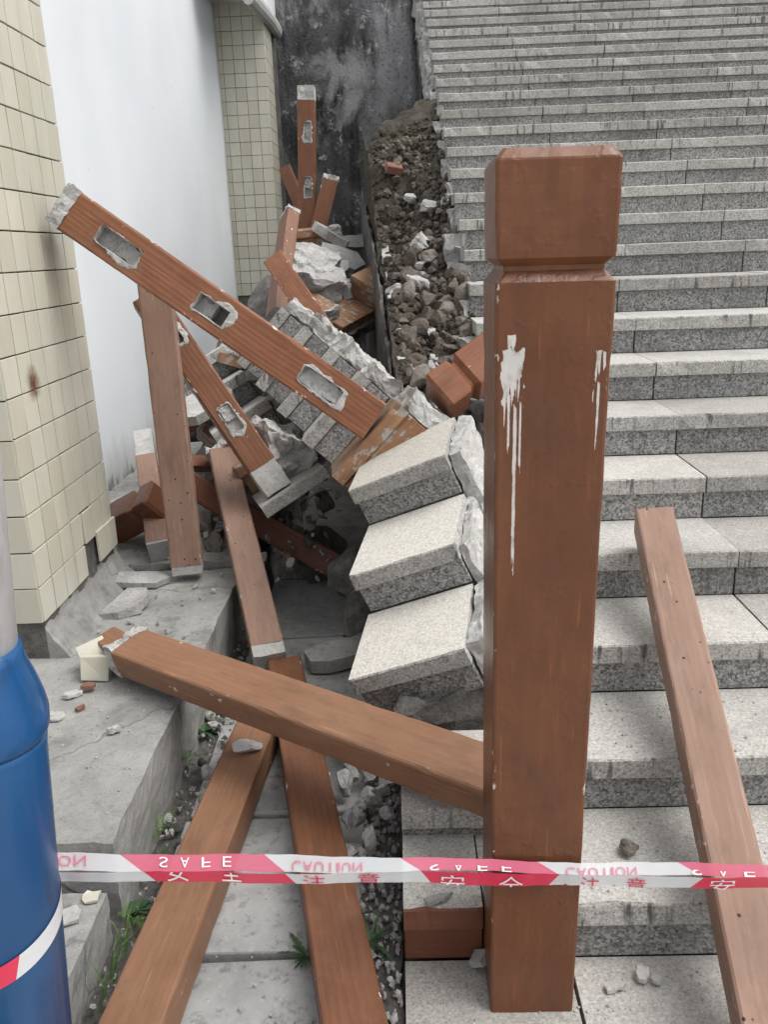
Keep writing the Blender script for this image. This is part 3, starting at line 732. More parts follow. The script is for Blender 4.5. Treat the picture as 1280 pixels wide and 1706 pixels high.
# ------------------------------------------------------------------ toppled blocks of steps
def step_block(name, label, loc, ang, ks, w, seed, painted=(), core=.26, core_mat='mortar', top='block_top', ragged=.035, lumps=True, skip=(), lump=.05):
    o = thing(name, label, 'stair block', loc, pose(*ang)); rr = random.Random(seed)
    for k in ks:
        y, z = TREAD*k, .143*k
        pm = k in painted
        sl = slab_mesh(w, TREAD+.01, ST, top if not pm else 'paint_worn', 'tread_front' if not pm else 'paint_worn', seed*10+k)
        j = Matrix.Rotation(rad(rr.gauss(0, .5)), 4, 'Y') @ Matrix.Rotation(rad(rr.gauss(0, .6)), 4, 'Z')
        link('tread_slab', sl, o, Matrix.Translation((w/2, y, z-ST)) @ j)
        v, f, _ = bev_box(0.004, w-.004, 0, .03, -.143+.002, -ST-.001, .002)
        if k not in skip: link('riser_slab', mesh('riser_slab', v, f, 'riser' if not pm else 'paint_worn'), o, Matrix.Translation((0, y+.016, z)))
    parts = []
    for k in ks:
        y, z = TREAD*k, .143*k
        if k in skip: continue
        parts.append(rough_box(.012, w+.018, y+.05, y+.35, z-core, z-ST-.002, .03, ragged, seed+k*2.3, ('z+', 'y-', 'x-'), 7))
        if lumps: parts.append(rough_box(w+.001, w+lump+rr.uniform(0, .03), y+.03, y+.34, z-.20, z-.02+rr.uniform(-.01, .02), .025, ragged*.6, seed+k*5.1, ('x-',), 11))
    link('concrete_core', mesh('concrete_core', *join(parts), core_mat), o)
    return o
step_block('fallen_step_block', 'three tilted pale granite steps fallen beside the standing post', (-.158, 2.006, .343), (-21.5, 11.6, -14.2), (0, 1, 2), .336, 1, core_mat='mortar_light', ragged=.016, lump=.022)
step_block('fallen_step_block', 'long toppled flight of steps with pale broken ridge behind the leaning post', (-.231, 2.718, .72), (-46, -9.8, 12), (0, 1, 2, 3, 4), .33, 2, painted=(0,), core_mat='mortar_light', top='tread_top', ragged=.028)
step_block('fallen_step_block', 'toppled steps with rough concrete core below the shorter mortised post', (-.559, 3.165, .485), (-28, -7, 18.8), (0, 1, 2, 3, 4), .30, 3, painted=(1,), core=.17, core_mat='mortar', top='tread_top', skip=(0,))
step_block('fallen_step_block', 'small far pair of steps with brown painted risers', (-.69, 5.75, 1.42), (-3, 4, 4), (0, 1), .27, 4, painted=(0, 1), core_mat='mortar', top='mortar')
step_block('fallen_step_block', 'overturned far steps hanging over the dark hole', (-.47, 5.05, 1.10), (24, 16, -30), (0, 1), .20, 5, painted=(0, 1), core=.12, core_mat='mortar_shade_dark', top='mortar', ragged=.015, lumps=False)
# rough mass of concrete in front of the far steps
v, f = rough_box(-.16, .15, -.20, .22, -.30, .12, .03, .04, 33, (), 5)
tag(link('concrete_chunk', mesh('concrete_chunk', v, f, 'mortar'), None, Matrix.Translation((-.52, 5.35, 1.28)) @ eul(25, 10, 10).to_4x4()), 'rough pale concrete lump below the far painted steps', 'concrete')

v, f = rough_box(-.10, .12, -.07, .08, -.10, .09, .02, .03, 51, (), 8)
tag(link('concrete_chunk', mesh('concrete_chunk', v, f, 'mortar'), None, Matrix.Translation((-.50, 3.38, .66)) @ eul(10, 20, 30).to_4x4()), 'rough grey concrete mass at the foot of the shorter mortised post', 'concrete')
# ------------------------------------------------------------------ broken slabs and blocks in the heap
def frag_mesh(L, W, T, seed, mats):
    rr = random.Random(seed); n = 9; vs = []
    for z in (0, T):
        for i in range(n):
            a = 2*pi*i/n; d = V((cos(a), sin(a))); s = min(L/2/max(1e-6, abs(d.x)), W/2/max(1e-6, abs(d.y)))
            s *= .84+.26*random.Random(seed*31+i).random(); vs.append((d.x*s, d.y*s, z+rr.uniform(-.003, .003)))
    fs = [tuple(range(n))[::-1], tuple(range(n, 2*n))]+[(i, (i+1) % n, n+(i+1) % n, n+i) for i in range(n)]
    return mesh('broken_slab', vs, fs, mats)
heap = [  # loc, euler, L, W, T, material, label
    ((-.93, 3.95, .74), (20, -18, 20), .30, .20, .05, 'mortar_light', 'flat pale slab fragment right of the upright pinkish rail'),
    ((-.83, 4.05, .68), (15, 20, 50), .26, .16, .05, 'tread_front', 'grey slab fragment wedged under the shorter mortised post'),
    ((-.95, 4.2, .60), (-35, 5, 10), .30, .14, .06, 'paint_dark', 'dark brown slab fragment deep in the heap beside the upright rail'),
    ((-.62, 4.15, .88), (12, -6, 14), .26, .14, .03, 'mortar_light', 'thin pale sheet of mortar below the long leaning post'),
    ((-.70, 4.8, .98), (30, 24, 70), .28, .2, .07, 'mortar_shade_dark', 'dark block behind the long leaning post near the far pillar'),
    ((-.36, 5.9, 1.38), (50, 20, 10), .30, .16, .05, 'mortar', 'grey slab propped at the far rim of the hole'),
    ((-.29, 5.4, 1.18), (70, 10, 75), .34, .16, .05, 'mortar', 'upright grey slab against the thin cracked wall'),
    ((-.38, 5.7, 1.30), (40, -30, 45), .22, .09, .05, 'mortar_light', 'narrow pale block tipped into the far hole'),
    ((-.86, 3.75, .50), (-25, 12, 35), .34, .12, .05, 'paint_dark', 'brown painted slab fragment in the shadow right of the upright pinkish rail'),
    ((-.74, 3.80, .56), (10, -20, 60), .22, .14, .05, 'tread_front', 'speckled slab fragment above the dark brown rail'),
    ((-.88, 4.45, .88), (20, 10, 100), .30, .18, .05, 'paint_worn', 'worn brown slab fragment beneath the long leaning post'),
    ((-.72, 4.35, .95), (-15, 25, 30), .24, .16, .05, 'tread_front', 'grey slab corner between the two mortised posts'),
    ((-.50, 4.55, 1.02), (25, -10, 60), .26, .15, .05, 'mortar', 'grey mortar slab behind the pale broken ridge'),
    ((-.45, 6.1, 1.52), (15, 30, 20), .26, .18, .06, 'mortar', 'grey slab right of the far painted steps'),
    ((-.30, 6.35, 1.48), (60, 0, 40), .24, .10, .05, 'mortar_light', 'pale splinter of slab below the soil bank'),
    ((-.26, 2.75, .02), (6, -5, 20), .2, .12, .05, 'mortar', 'grey flake wedged under the lowest fallen step'),
]
for i, (lo, e, L, W, T, mt, lb) in enumerate(heap):
    tag(link('broken_slab', frag_mesh(L, W, T, i+3, mt), None, Matrix.Translation(lo) @ eul(*e).to_4x4()), lb, 'slab')
for i, (A_, B_, lb) in enumerate([((-.62, 5.25, 1.22), (-.38, 5.0, 1.10), 'short brown rail piece lying below the far concrete lump'), ((-.40, 5.6, 1.32), (-.25, 5.45, 1.06), 'short brown rail piece tipped into the far end of the hole'),
        ((-.95, 4.05, .62), (-.72, 3.95, .50), 'short brown rail piece buried right of the upright pinkish rail'), ((-.78, 6.3, 1.52), (-.62, 6.0, 1.46), 'short brown rail piece left of the far painted steps'), ((-.60, 4.35, .98), (-.82, 4.5, .90), 'short brown rail piece under the middle of the long leaning post')]):
    beam('broken_rail', lb, A_, B_, (.1, -.6, 1), .10, .075, 'paint' if i % 2 else 'paint_worn', 60+i, endA=(.02, .010, 'mortar'), endB=(.015, .008, 'mortar'))
# big dark boulders filling the base of the heap
for i, (x, y, z, sz, lb) in enumerate([(-.95, 4.4, .35, .30, 'dark boulder of rubble behind the upright pinkish rail'), (-.72, 4.0, .2, .30, 'dark boulder of rubble in the shade behind the dark brown rail'),
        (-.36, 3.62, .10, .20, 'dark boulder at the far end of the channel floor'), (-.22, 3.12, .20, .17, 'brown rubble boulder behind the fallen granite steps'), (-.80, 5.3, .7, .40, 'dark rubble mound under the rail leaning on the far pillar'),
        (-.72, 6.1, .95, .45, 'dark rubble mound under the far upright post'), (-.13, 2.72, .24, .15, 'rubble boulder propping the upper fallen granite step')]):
    tag(rock(i % 5, 'mortar_shade_dark', None, 'rubble_boulder', (x, y, z), (sz, sz*.9, sz*.8)), lb, 'rubble')
# loose stones strewn over the heap
HS = random.Random(5)
for i in range(80):
    y = HS.uniform(3.3, 6.2); x = HS.uniform(-.98+.06*max(0, y-4), -.32); z = .27+max(0, (y-3.4))*.30+HS.uniform(-.06, .05); s = HS.uniform(.025, .075)
    tag(rock(HS.randrange(6), HS.choice(['mortar', 'mortar_shade_dark', 'soil_lump']), None, 'loose_stone', (x, y, z), (s, s*HS.uniform(.6, 1), s*HS.uniform(.5, .9))), 'loose grey stone lying in the collapsed heap', 'stone', 'stones in the collapsed heap')

fv = []
for k in range(6):
    me_ = frag_mesh(1.0, .7, .22, 80+k, 'mortar'); fv.append(([v_.co.copy() for v_ in me_.vertices], [tuple(p_.vertices) for p_ in me_.polygons])); bpy.data.meshes.remove(me_)
for nm, mt, lb, cnt in (('heap_debris', 'mortar', 'mass of small grey slab splinters through the collapsed heap', 420), ('brown_debris', 'paint_worn', 'scatter of small brown painted splinters through the collapsed heap', 120)):
    parts = []
    for i in range(cnt):
        y = HS.uniform(3.25, 6.2); x = HS.uniform(-1.0+.05*max(0, y-4), -.30); z = .24+max(0, y-3.4)*.30+HS.uniform(-.12, .06); q_ = HS.uniform(.012, .05); m = eul(HS.uniform(-60, 60), HS.uniform(-60, 60), HS.uniform(0, 360))*q_; a, b = HS.choice(fv)
        parts.append(([m @ v_+V((x, y, z)) for v_ in a], b))
    tag(link(nm, mesh(nm, *join(parts), mt)), lb, 'debris', kind='stuff')
# ------------------------------------------------------------------ stones on the soil bank
BS = random.Random(11)
big = [((.13, 4.62), .105, 'mortar_light', 'large pale stone lying on the upper soil bank'), ((.20, 5.15), .075, 'mortar_light', 'pale angular stone right of the red brick'), ((.12, 5.35), .062, 'mortar_light', 'pale oblong stone high on the soil bank'),
       ((.17, 3.30), .085, 'soil_lump', 'round brown stone at the foot of the soil bank')]
for (x, y), s, mt, lb in big:
    tag(rock(BS.randrange(6), mt, None, 'rubble_stone', (x, y, soilz(x, y)+s*.35), (s, s*.75, s*.6), eul(BS.uniform(-20, 20), BS.uniform(-20, 20), BS.uniform(0, 90))), lb, 'stone')
v, f, _ = bev_box(-.05, .05, -.03, .03, -.02, .03, .004)
tag(link('brick_fragment', mesh('brick_fragment', v, f, 'brick'), None, Matrix.Translation((.01, 5.55, soilz(.01, 5.55)+.03)) @ eul(30, 10, 15).to_4x4()), 'red brick fragment half buried in the soil bank', 'brick')
for i in range(260):
    y = 3.05+3.0*BS.random()**1.6; xl = wall_line(y)[0]+.05; x = BS.uniform(xl, .35); s = BS.uniform(.02, .07)*(1.3 if y < 4.6 else .8)
    mt = BS.choice(['earth_lump', 'earth_lump', 'soil_lump'] if y < 4.8 else ['soil', 'earth_lump', 'soil'])
    if x < xl+.16 and y < 4.6 and BS.random() < .38: mt = 'mortar'
    tag(rock(BS.randrange(7), mt, None, 'rubble_stone', (x, y, soilz(x, y)+s*.2), (s, s*BS.uniform(.6, 1), s*BS.uniform(.5, .9))), 'rough stone embedded in the exposed soil bank', 'stone', 'stones in the soil bank')
parts = []; sv, sf = rock_data(77, 1, 5, .15)
for i in range(4200):
    y = BS.uniform(3.0, 6.2); xl = wall_line(y)[0]+.02; x = BS.uniform(xl, .36); s = .004+.022*BS.random()**3; m = eul(BS.uniform(0, 360), BS.uniform(0, 360), 0)*s; p = V((x, y, soilz(x, y)+s*.3))
    parts.append(([m @ q+p for q in sv], sf))
tag(link('soil_crumbs', mesh('soil_crumbs', *join(parts), 'soil')), 'small crumbs of earth and grit over the soil bank', 'grit', kind='stuff')

parts = []; mv = [rock_data(200+k, 2, 9, .14) for k in range(5)]
for i in range(650):
    y = 3.05+2.9*BS.random()**1.3; xl = wall_line(y)[0]+.04; x = BS.uniform(xl, .35); s = BS.uniform(.010, .030); m = eul(BS.uniform(0, 360), BS.uniform(0, 360), BS.uniform(0, 360))*s; p = V((x, y, soilz(x, y)+s*.25)); a, b = BS.choice(mv)
    parts.append(([m @ q+p for q in a], b))
tag(link('earth_clods', mesh('earth_clods', *join(parts), 'earth_lump')), 'mass of small brown clods covering the exposed soil bank', 'rubble', kind='stuff')
# ------------------------------------------------------------------ rubble in the gutter, chips on ledge and steps
GS = random.Random(21)
for i in range(34):
    y = GS.uniform(1.66, 2.35); x = -.055-.16*GS.random()*(1 if y < 1.9 else 1.35)+.02*(2.0-y); s = GS.uniform(.016, .045)
    tag(rock(GS.randrange(7), GS.choice(['mortar', 'mortar', 'mortar_light']), None, 'mortar_lump', (x, y, s*.4+.02+.05*GS.random()), (s, s*GS.uniform(.7, 1), s*GS.uniform(.5, .9))), 'grey mortar lump piled in the gutter beside the middle rail', 'stone', 'lumps in the gutter')
for i in range(26):
    y = GS.uniform(1.6, 3.0); x = GS.uniform(-.655, -.56); s = GS.uniform(.012, .03)
    tag(rock(GS.randrange(7), GS.choice(['mortar', 'mortar_shade_dark']), None, 'mortar_lump', (x, y, s*.3), (s, s*GS.uniform(.7, 1), s*GS.uniform(.5, .9))), 'small grey lump along the foot of the long ledge', 'stone', 'lumps at the ledge foot')
parts = []
for i in range(220):
    y = GS.uniform(1.2, 3.2); x = GS.uniform(-.66, -.55); s = GS.uniform(.003, .011); m = eul(GS.uniform(0, 360), GS.uniform(0, 360), 0)*s
    parts.append(([m @ q+V((x, y, GS.random()*.01)) for q in sv], sf))
for i in range(700):
    y = GS.uniform(1.1, 2.6); x = GS.uniform(-.14, -.03); s = GS.uniform(.003, .012); m = eul(GS.uniform(0, 360), GS.uniform(0, 360), 0)*s
    parts.append(([m @ q+V((x, y, -.015+GS.random()*.012)) for q in sv], sf))
for i in range(900):      # grit scattered over floor slabs, ledge and steps
    k = GS.random()
    if k < .4: p = V((GS.uniform(-.6, -.13), GS.uniform(1.1, 3.3), .001))
    elif k < .75: p = V((GS.uniform(-1.1, -.68), GS.uniform(1.6, 3.2), .211))
    else:
        n = GS.choice((-1, -1, 0, 1)); p = V((GS.uniform(.0, .9), Y0S+n*TREAD+GS.uniform(.02, .29), (n+1)*RISE+.001))
        if n == 1: p.x = GS.uniform(.34, .9)
    s = GS.uniform(.0015, .0055); m = eul(GS.uniform(0, 360), GS.uniform(0, 360), 0)*s
    parts.append(([m @ q+p for q in sv], sf))
tag(link('grit', mesh('grit', *join(parts), 'mortar')), 'fine grey grit and crumbs scattered over floor and gutter', 'grit', kind='stuff')

def chip(loc, size, mat, label, seed, rot=None, name='mortar_chip', cat='chip', group=None):
    o = link(name, frag_mesh(size[0], size[1], size[2], seed, mat), None, Matrix.Translation(loc) @ (rot or eul(GS.uniform(-6, 6), GS.uniform(-6, 6), GS.uniform(0, 90))).to_4x4())
    tag(o, label, cat, group); return o
tag(rock(2, 'mortar_light', None, 'rubble_stone', (-.455, 2.05, .122), (.046, .034, .026), eul(4, 6, 25)), 'pale crumbly lump resting on the rail nearest the blue pole', 'stone')
tag(rock(4, 'soil_lump', None, 'rubble_stone', (.476, 1.555, .163), (.026, .024, .022)), 'single brown pebble on the granite step above the tape', 'stone')
chip((.461, 1.358, .008), (.036, .026, .012), 'mortar_light', 'larger white chip on the lowest granite step', 1)
chip((.487, 1.346, .007), (.024, .020, .010), 'mortar_light', 'smaller white chip on the lowest granite step', 2)
chip((.40, 1.335, .005), (.045, .022, .006), 'mortar_light', 'flat white flake left of the chips on the lowest step', 3)
chip((.125, 1.40, .020), (.04, .02, .03), 'mortar_light', 'white chip leaning on the foot of the standing post', 4, eul(60, 0, 60))
v, f, _ = bev_box(-.043, .043, -.02, .02, 0, .075, .002, 1, .004)
tag(link('fallen_tile', mesh('fallen_tile', v, f, 'tile'), None, Matrix.Translation((-.955, 2.30, .211)) @ eul(-14, 3, 6).to_4x4()), 'square cream tile block standing on the ledge before the rail stump', 'tile')
v, f, _ = bev_box(-.04, .04, -.006, .006, 0, .06, .002, 1, .006)
tag(link('fallen_tile', mesh('fallen_tile', v, f, 'tile'), None, Matrix.Translation((-.965, 2.345, .265)) @ eul(-50, -20, 25).to_4x4()), 'tilted cream tile fragment lying on top of the tile block', 'tile')
chip((-.473, 1.388, .003), (.03, .022, .005), 'brick', 'crushed red brick smear on the floor slab beside the near rail', 17)
chip((-1.02, 2.84, .215), (.13, .22, .028), 'mortar', 'flat sheet of fallen render lying on the ledge', 7, eul(4, -7, -14), 'fallen_render', 'render')
chip((-1.03, 3.06, .225), (.20, .10, .025), 'mortar', 'second sheet of fallen render below the grey-ended rail', 8, eul(8, 4, 8), 'fallen_render', 'render')
chip((-.99, 2.2, .214), (.06, .035, .010), 'mortar_light', 'white flake on the ledge beside the fallen tile', 9)
chip((-.955, 2.23, .222), (.045, .026, .010), 'brick', 'reddish flake on the ledge beside the fallen tile', 10)
chip((-.94, 2.12, .214), (.028, .018, .008), 'brick', 'tiny reddish flake in front of the fallen tile', 11)
chip((-.80, 1.99, .217), (.035, .024, .014), 'mortar_light', 'lone white chip in the middle of the ledge', 12)
chip((-1.01, 2.08, .213), (.09, .055, .008), 'mortar_light', 'patch of crumbled white mortar near the blue pole', 13)
chip((-.735, 1.42, .121), (.075, .045, .007), 'mortar_light', 'flat white flake on the lower ledge beside the blue pole', 14, eul(2, 2, 30))
chip((-.70, 1.48, .121), (.04, .03, .006), 'tile', 'small cream flake on the lower ledge', 15)
chip((.05, 1.425, .150), (.07, .02, .006), 'mortar', 'dark splinter on the painted step under the tape', 16)
for i in range(26):
    x, y = GS.uniform(-1.08, -.70), GS.uniform(2.2, 3.2); s = GS.uniform(.008, .02)
    tag(rock(GS.randrange(7), GS.choice(['mortar', 'mortar_light']), None, 'mortar_crumb', (x, y, .212+s*.3), (s, s*.8, s*.55)), 'small mortar crumb scattered on the long ledge', 'stone', 'crumbs on the long ledge')

# ------------------------------------------------------------------ blue pole
pole = thing('blue_pole', 'blue enamelled pole sleeve with a white pipe rising from it', 'pole', (-.752, 1.07, -.70), Matrix.Rotation(rad(4.6), 3, 'Y'))
def lathe(name, prof_, mat, n=48):
    vs, fs = [], []
    for i, (r, z) in enumerate(prof_):
        for k in range(n): a = 2*pi*k/n; vs.append((r*cos(a), r*sin(a), z))
        if i:
            for k in range(n): fs.append(((i-1)*n+k, (i-1)*n+(k+1) % n, i*n+(k+1) % n, i*n+k))
    fs.append(tuple(range(n))[::-1]); fs.append(tuple(range(len(vs)-n, len(vs))))
    return link(name, mesh(name, vs, fs, mat, smooth=True), pole)
zz = .70
lathe('sleeve', [(.0945, 0.0), (.0945, zz+.76), (.0955, zz+.775), (.0965, zz+.79)], 'blue')
lathe('collar', [(.0965, zz+.786), (.1005, zz+.798), (.1005, zz+.820), (.096, zz+.842), (.088, zz+.868), (.079, zz+.892), (.073, zz+.912), (.070, zz+.93)], 'blue')
lathe('white_pipe', [(.0665, zz+.90), (.0665, zz+1.6), (.0665, zz+3.4)], 'white_pipe')

# ------------------------------------------------------------------ warning tape
TP = [((-.634, 1.172, .492), (-.633, 1.160, .465), (-.638, 1.164, .441)), ((-.593, 1.182, .480), (-.593, 1.170, .453), (-.598, 1.174, .431)), ((-.404, 1.212, .448), (-.404, 1.200, .423), (-.408, 1.204, .397)),
      ((-.199, 1.237, .420), (-.200, 1.225, .393), (-.202, 1.229, .369)), ((.013, 1.262, .389), (.013, 1.250, .370), (.012, 1.254, .342)), ((.123, 1.274, .372), (.122, 1.262, .356), (.122, 1.266, .324)),
      ((.297, 1.274, .362), (.295, 1.262, .346), (.297, 1.266, .319)), ((.446, 1.262, .367), (.443, 1.250, .349), (.446, 1.254, .322)), ((.640, 1.242, .375), (.636, 1.230, .359), (.641, 1.234, .333)), ((.90, 1.20, .398), (.896, 1.188, .382), (.902, 1.192, .357)), ((1.75, 1.15, .46), (1.745, 1.138, .44), (1.75, 1.142, .41)), ((2.65, 1.10, .54), (2.645, 1.088, .515), (2.65, 1.092, .48))]
def cr(a, b, c, d, t): return .5*((2*b)+(c-a)*t+(2*a-5*b+4*c-d)*t*t+(3*b-a-3*c+d)*t**3)
def tape_pt(x, row):
    xs = [p[1][0] for p in TP]; i = max(0, min(len(xs)-2, sum(1 for q in xs if q <= x)-1)); t = (x-xs[i])/(xs[i+1]-xs[i])
    P = [V(TP[max(0, min(len(TP)-1, i+k))][row]) for k in (-1, 0, 1, 2)]
    p = cr(*P, t); p.x = x; return p
def tape_uv(x, v, strip_):   # strip 0 = upper flap, 1 = lower flap; v from 0 (bottom of that flap) to 1
    a, b = (1, 0) if strip_ == 0 else (2, 1)
    return tape_pt(x, a).lerp(tape_pt(x, b), v)
def wob(x, s): return .002*sin(x*17+s*2)+.0009*sin(x*53+s)+.0004*sin(x*140+2*s)
tape = thing('caution_tape', 'red and white folded caution tape stretched across in front of the post', 'tape', (-.6, 1.17, .45)); TO = V((-.6, 1.17, .45))
#        colour changes along the tape: boundaries at top / fold / bottom of the ribbon
bands = [(-.70, 'w'), (-.502, 'r'), (-.262, 'w'), (-.022, 'r'), (.228, 'w'), (.478, 'r'), (.72, 'w'), (.97, 'r'), (1.22, 'w'), (1.47, 'r'), (1.72, 'w'), (1.97, 'r'), (2.22, 'w'), (2.58, 'w')]
for (a, c), (b, _) in zip(bands, bands[1:]):
    for s in (0, 1):
        vs, fs = [], []; n = 60
        sh = (lambda v: (1-v)*.036) if s == 0 else (lambda v: .036+(1-v)*.018)
        if a > 0 and s == 1: sh = (lambda v: .040-(1-v)*.02)
        for i in range(n+1):
            x = a+(b-a)*i/n
            for q in range(4):
                v = q/3; xx = x+sh(v); xx = max(-.634, min(2.64, xx)); p = tape_uv(xx, v, s); p.y += wob(xx, s)+(.0015 if s == 0 else -.0005); vs.append(p-TO)
        for i in range(n):
            for q in range(3): k = i*4+q; fs.append((k, k+4, k+5, k+1))
        mt = {('w', 0): 'tape_white2', ('w', 1): 'tape_white', ('r', 0): 'tape_pink', ('r', 1): 'tape_red'}[(c, s)]
        link('tape_band', mesh('tape_band', vs, fs, mt, smooth=True), tape)
def tape_text(txt, x0, x1, *a, **k):
    ws = [.30 if ch_ == 'I' else 1.0 for ch_ in txt]; w = (x1-x0)/(sum(ws)+.22*(len(ws)-1)); x = x0
    for ch_, q in zip(txt, ws):
        if ch_ != ' ': tape_char(ch_, x, x+w*q, *a, **k)
        x += w*(q+.22)
def tape_char(txt, x0, x1, strip_, v0, v1, mat, flip=False, crop=None, base=0.0, top=.72):
    cu = bpy.data.curves.new('lettering', 'FONT'); cu.body = txt; cu.size = 1.0; cu.resolution_u = 3
    to = bpy.data.objects.new('lettering', cu); COL.objects.link(to); bpy.context.view_layer.update()
    dg = bpy.context.evaluated_depsgraph_get(); me = bpy.data.meshes.new_from_object(to.evaluated_get(dg)); bpy.data.objects.remove(to)
    bm = bmesh.new(); bm.from_mesh(me)
    if not bm.verts: bm.free(); return
    xa = min(v.co.x for v in bm.verts); xb = max(v.co.x for v in bm.verts)
    if crop:
        for yy, nz in ((crop[0], -1), (crop[1], 1)):
            bmesh.ops.bisect_plane(bm, geom=bm.verts[:]+bm.edges[:]+bm.faces[:], plane_co=(0, yy, 0), plane_no=(0, nz, 0), clear_outer=True)
        base, top = crop
    for v in bm.verts:
        u = (v.co.x-xa)/(xb-xa); w = (v.co.y-base)/(top-base); w = max(0, min(1, w))
        if flip: w = 1-w
        x = x0+(x1-x0)*u; p = tape_uv(x, v0+(v1-v0)*w, strip_); p.y += wob(x, strip_)-.0016-(0 if strip_ == 0 else .001); v.co = p-TO
    bm.to_mesh(me); bm.free(); me.materials.clear(); me.materials.append(M[mat]); link('lettering', me, tape)
def spaced(s): return ' '.join(s)
tape_text('ON', -.600, -.556, 0, .30, .92, 'ink_pink', True)
tape_text('S A F E', -.438, -.318, 0, .28, .92, 'ink_white', True)
tape_text('安 全', -.428, -.300, 1, .05, 1.0, 'ink_white', False, (-.12, .34))
tape_text('CAUTION', -.214, -.090, 0, .18, .72, 'ink_pink', True, (.0, .50))
tape_text('注 意', -.196, -.060, 1, .05, .95, 'ink_red', False, (.20, .86))
tape_text('S A F E', .030, .180, 0, .05, .55, 'ink_white', True, (.25, .72))
tape_text('安 全', .050, .200, 1, .0, .85, 'ink_white', False, (.30, .86))
tape_text('CAUTION', .278, .404, 0, .05, .70, 'ink_pink', True, (.0, .58))
tape_text('注 意', .305, .420, 1, .0, .85, 'ink_red', False, (.32, .86))
tape_text('S A F E', .50, .65, 0, .05, .5, 'ink_white', True, (.35, .72))
tape_text('安 全', .530, .680, 1, .0, .95, 'ink_white', False, (.12, .86))
# the turn of tape wound round the blue pole
wrap = thing('tape_wrap', 'turn of red and white tape wound round the blue pole', 'tape', (-.752+.085, 1.07, .36), Matrix.Rotation(rad(4.6), 3, 'Y'))
def wrap_band(a0, a1, mat):
    vs, fs = [], []; n = 16
    for i in range(n+1):
        a = a0+(a1-a0)*i/n; rr_ = .0962
        zc = .435+.030*(a-rad(-45))
        for q in range(3): t = (q-1)*.021; sl = t*.35; vs.append((rr_*cos(a+sl*6), rr_*sin(a+sl*6), zc-.36+t))
    for i in range(n):
        for q in range(2): k = i*3+q; fs.append((k, k+3, k+4, k+1))
    link('tape_band', mesh('tape_band', vs, fs, mat, smooth=True), wrap)
aa = [-175, -118, -50, 20, 80, 130, 185]; cc = ['tape_white', 'tape_red', 'tape_white', 'tape_red', 'tape_white', 'tape_red']
for a, b, m_ in zip(aa, aa[1:], cc): wrap_band(rad(a), rad(b), m_)

# ------------------------------------------------------------------ plants
def frond_mesh(L, n, w, droop, mat, name='frond'):
    vs, fs = [], []
    def at(t): return V((L*t*cos(droop*t), 0, L*.55*t-L*droop*t*t*.55))
    for i in range(n):
        t0, t1 = i/n, (i+1)/n; a, b = at(t0), at(t1)
        k = len(vs); vs += [a+V((0, -.0008, 0)), a+V((0, .0008, 0)), b+V((0, .0006, 0)), b+V((0, -.0006, 0))]; fs.append((k, k+1, k+2, k+3))
        ll = w*sin(pi*min(1, .18+.82*(1-t0)*.9))*(1.05-t0); d = (b-a).normalized()
        for s in (-1, 1):
            k = len(vs); e = a+V((0, s*ll, -.15*ll))+d*ll*.45
            vs += [a, a.lerp(e, .5)+d*ll*.10, e, a.lerp(e, .5)-d*ll*.09]; fs.append((k, k+1, k+2, k+3))
    return mesh(name, vs, fs, mat)
FR = [frond_mesh(.10, 16, .018, .8, 'fern'), frond_mesh(.075, 13, .015, 1.1, 'fern')]
PS = random.Random(3)
def fern(label, loc, nf, size, tilt=(0, 0), az=(0, 360)):
    o = thing('fern', label, 'fern', loc)
    for i in range(nf):
        a = PS.uniform(*az); s = size*PS.uniform(.7, 1.15)
        link('frond', PS.choice(FR), o, Matrix.Rotation(rad(a), 4, 'Z') @ Matrix.Rotation(rad(PS.uniform(-45, 15)), 4, 'Y') @ Matrix.Rotation(rad(PS.uniform(-30, 30)), 4, 'X') @ Matrix.Diagonal((s, s, s, 1)))
fern('small bright fern growing from the ledge foot below the tan rail', (-.655, 2.12, .04), 10, 1.25)
fern('pair of fern fronds growing from the crack above the tape', (-.655, 1.82, .02), 9, 1.2)
fern('little fern frond on the lowest fallen step beside the post', (.115, 1.99, .355), 3, .62, az=(120, 240))
fern('dark green fern tuft at the ledge foot under the tan rail', (-.64, 2.42, .0), 11, 1.1)
fern('fern tuft behind the tape at the foot of the lower ledge', (-.645, 1.55, .0), 9, .9)
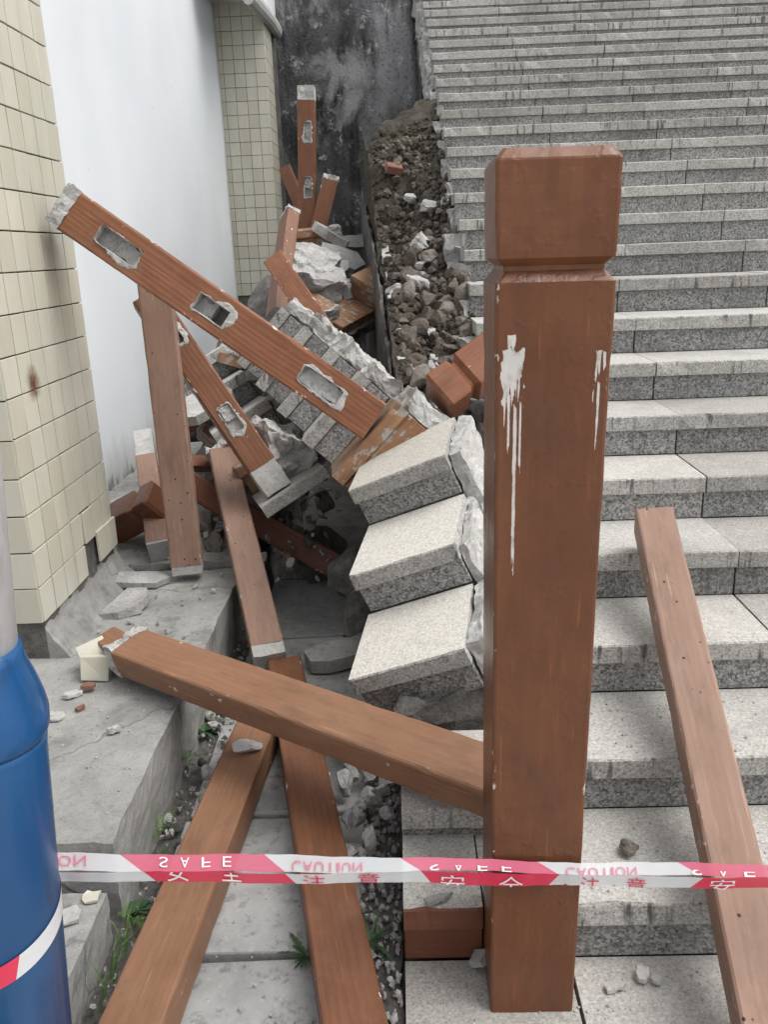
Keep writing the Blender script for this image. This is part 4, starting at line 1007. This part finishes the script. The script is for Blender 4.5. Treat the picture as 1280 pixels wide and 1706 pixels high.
def leaf_mesh(L, w, n=7, jag=.25, mat='weed'):
    vs, fs = [], []
    for i in range(n+1):
        t = i/n; ww = w*sin(pi*min(1, t*.92+.06))**.8*(1+(jag if i % 2 else -jag)*.6); z = .22*L*t-.30*L*t*t
        vs += [(L*t, -ww, z+.15*ww), (L*t, 0, z), (L*t, ww, z+.15*ww)]
    for i in range(n): k = i*3; fs += [(k, k+3, k+4, k+1), (k+1, k+4, k+5, k+2)]
    return mesh('leaf', vs, fs, mat)
LF = [leaf_mesh(.085, .0055, 11, .5), leaf_mesh(.06, .005, 11, .5), leaf_mesh(.030, .009, 6, .15)]
def weed(label, loc, n, size, pick=(0, 1)):
    o = thing('weed', label, 'weed', loc)
    for i in range(n):
        s = size*PS.uniform(.75, 1.15)
        link('leaf', LF[PS.choice(pick)], o, Matrix.Rotation(rad(360*i/n+PS.uniform(-18, 18)), 4, 'Z') @ Matrix.Rotation(rad(PS.uniform(-32, 4)), 4, 'Y') @ Matrix.Diagonal((s, s, s, 1)))
weed('dark jagged-leaved weed beside the middle rail on a floor joint', (-.232, 1.43, .0), 17, .85)
weed('broad-leaved weed on the gutter side of the middle rail', (-.098, 1.47, .0), 12, .9)
weed('small round-leaved weed in the gutter just above the tape', (-.105, 1.70, .0), 12, .95, (2,))
weed('leafy weed at the ledge foot just above the tape', (-.645, 1.72, .0), 16, 1.15, (2, 1))
weed('leafy weed at the ledge foot under the tape', (-.64, 1.58, .0), 14, 1.0, (2,))
weed('dark leafy weed at the shaded ledge foot beyond the tan rail', (-.65, 2.33, .0), 16, 1.2, (2, 1))
gr = thing('grass_tuft', 'grass blades growing between the lower ledge and the rail', 'grass', (-.625, 1.38, 0))
for i in range(16):
    L = PS.uniform(.05, .11); bl = mesh('blade', [(-.002, 0, 0), (.002, 0, 0), (.0015, L*.3, L*.6), (-.0015, L*.3, L*.6), (0, L*.8, L*.75)], [(0, 1, 2, 3), (3, 2, 4)], 'grass')
    link('blade', bl, gr, Matrix.Translation((PS.uniform(-.02, .015), PS.uniform(-.08, .12), 0)) @ Matrix.Rotation(rad(PS.uniform(-70, 70)), 4, 'Z'))
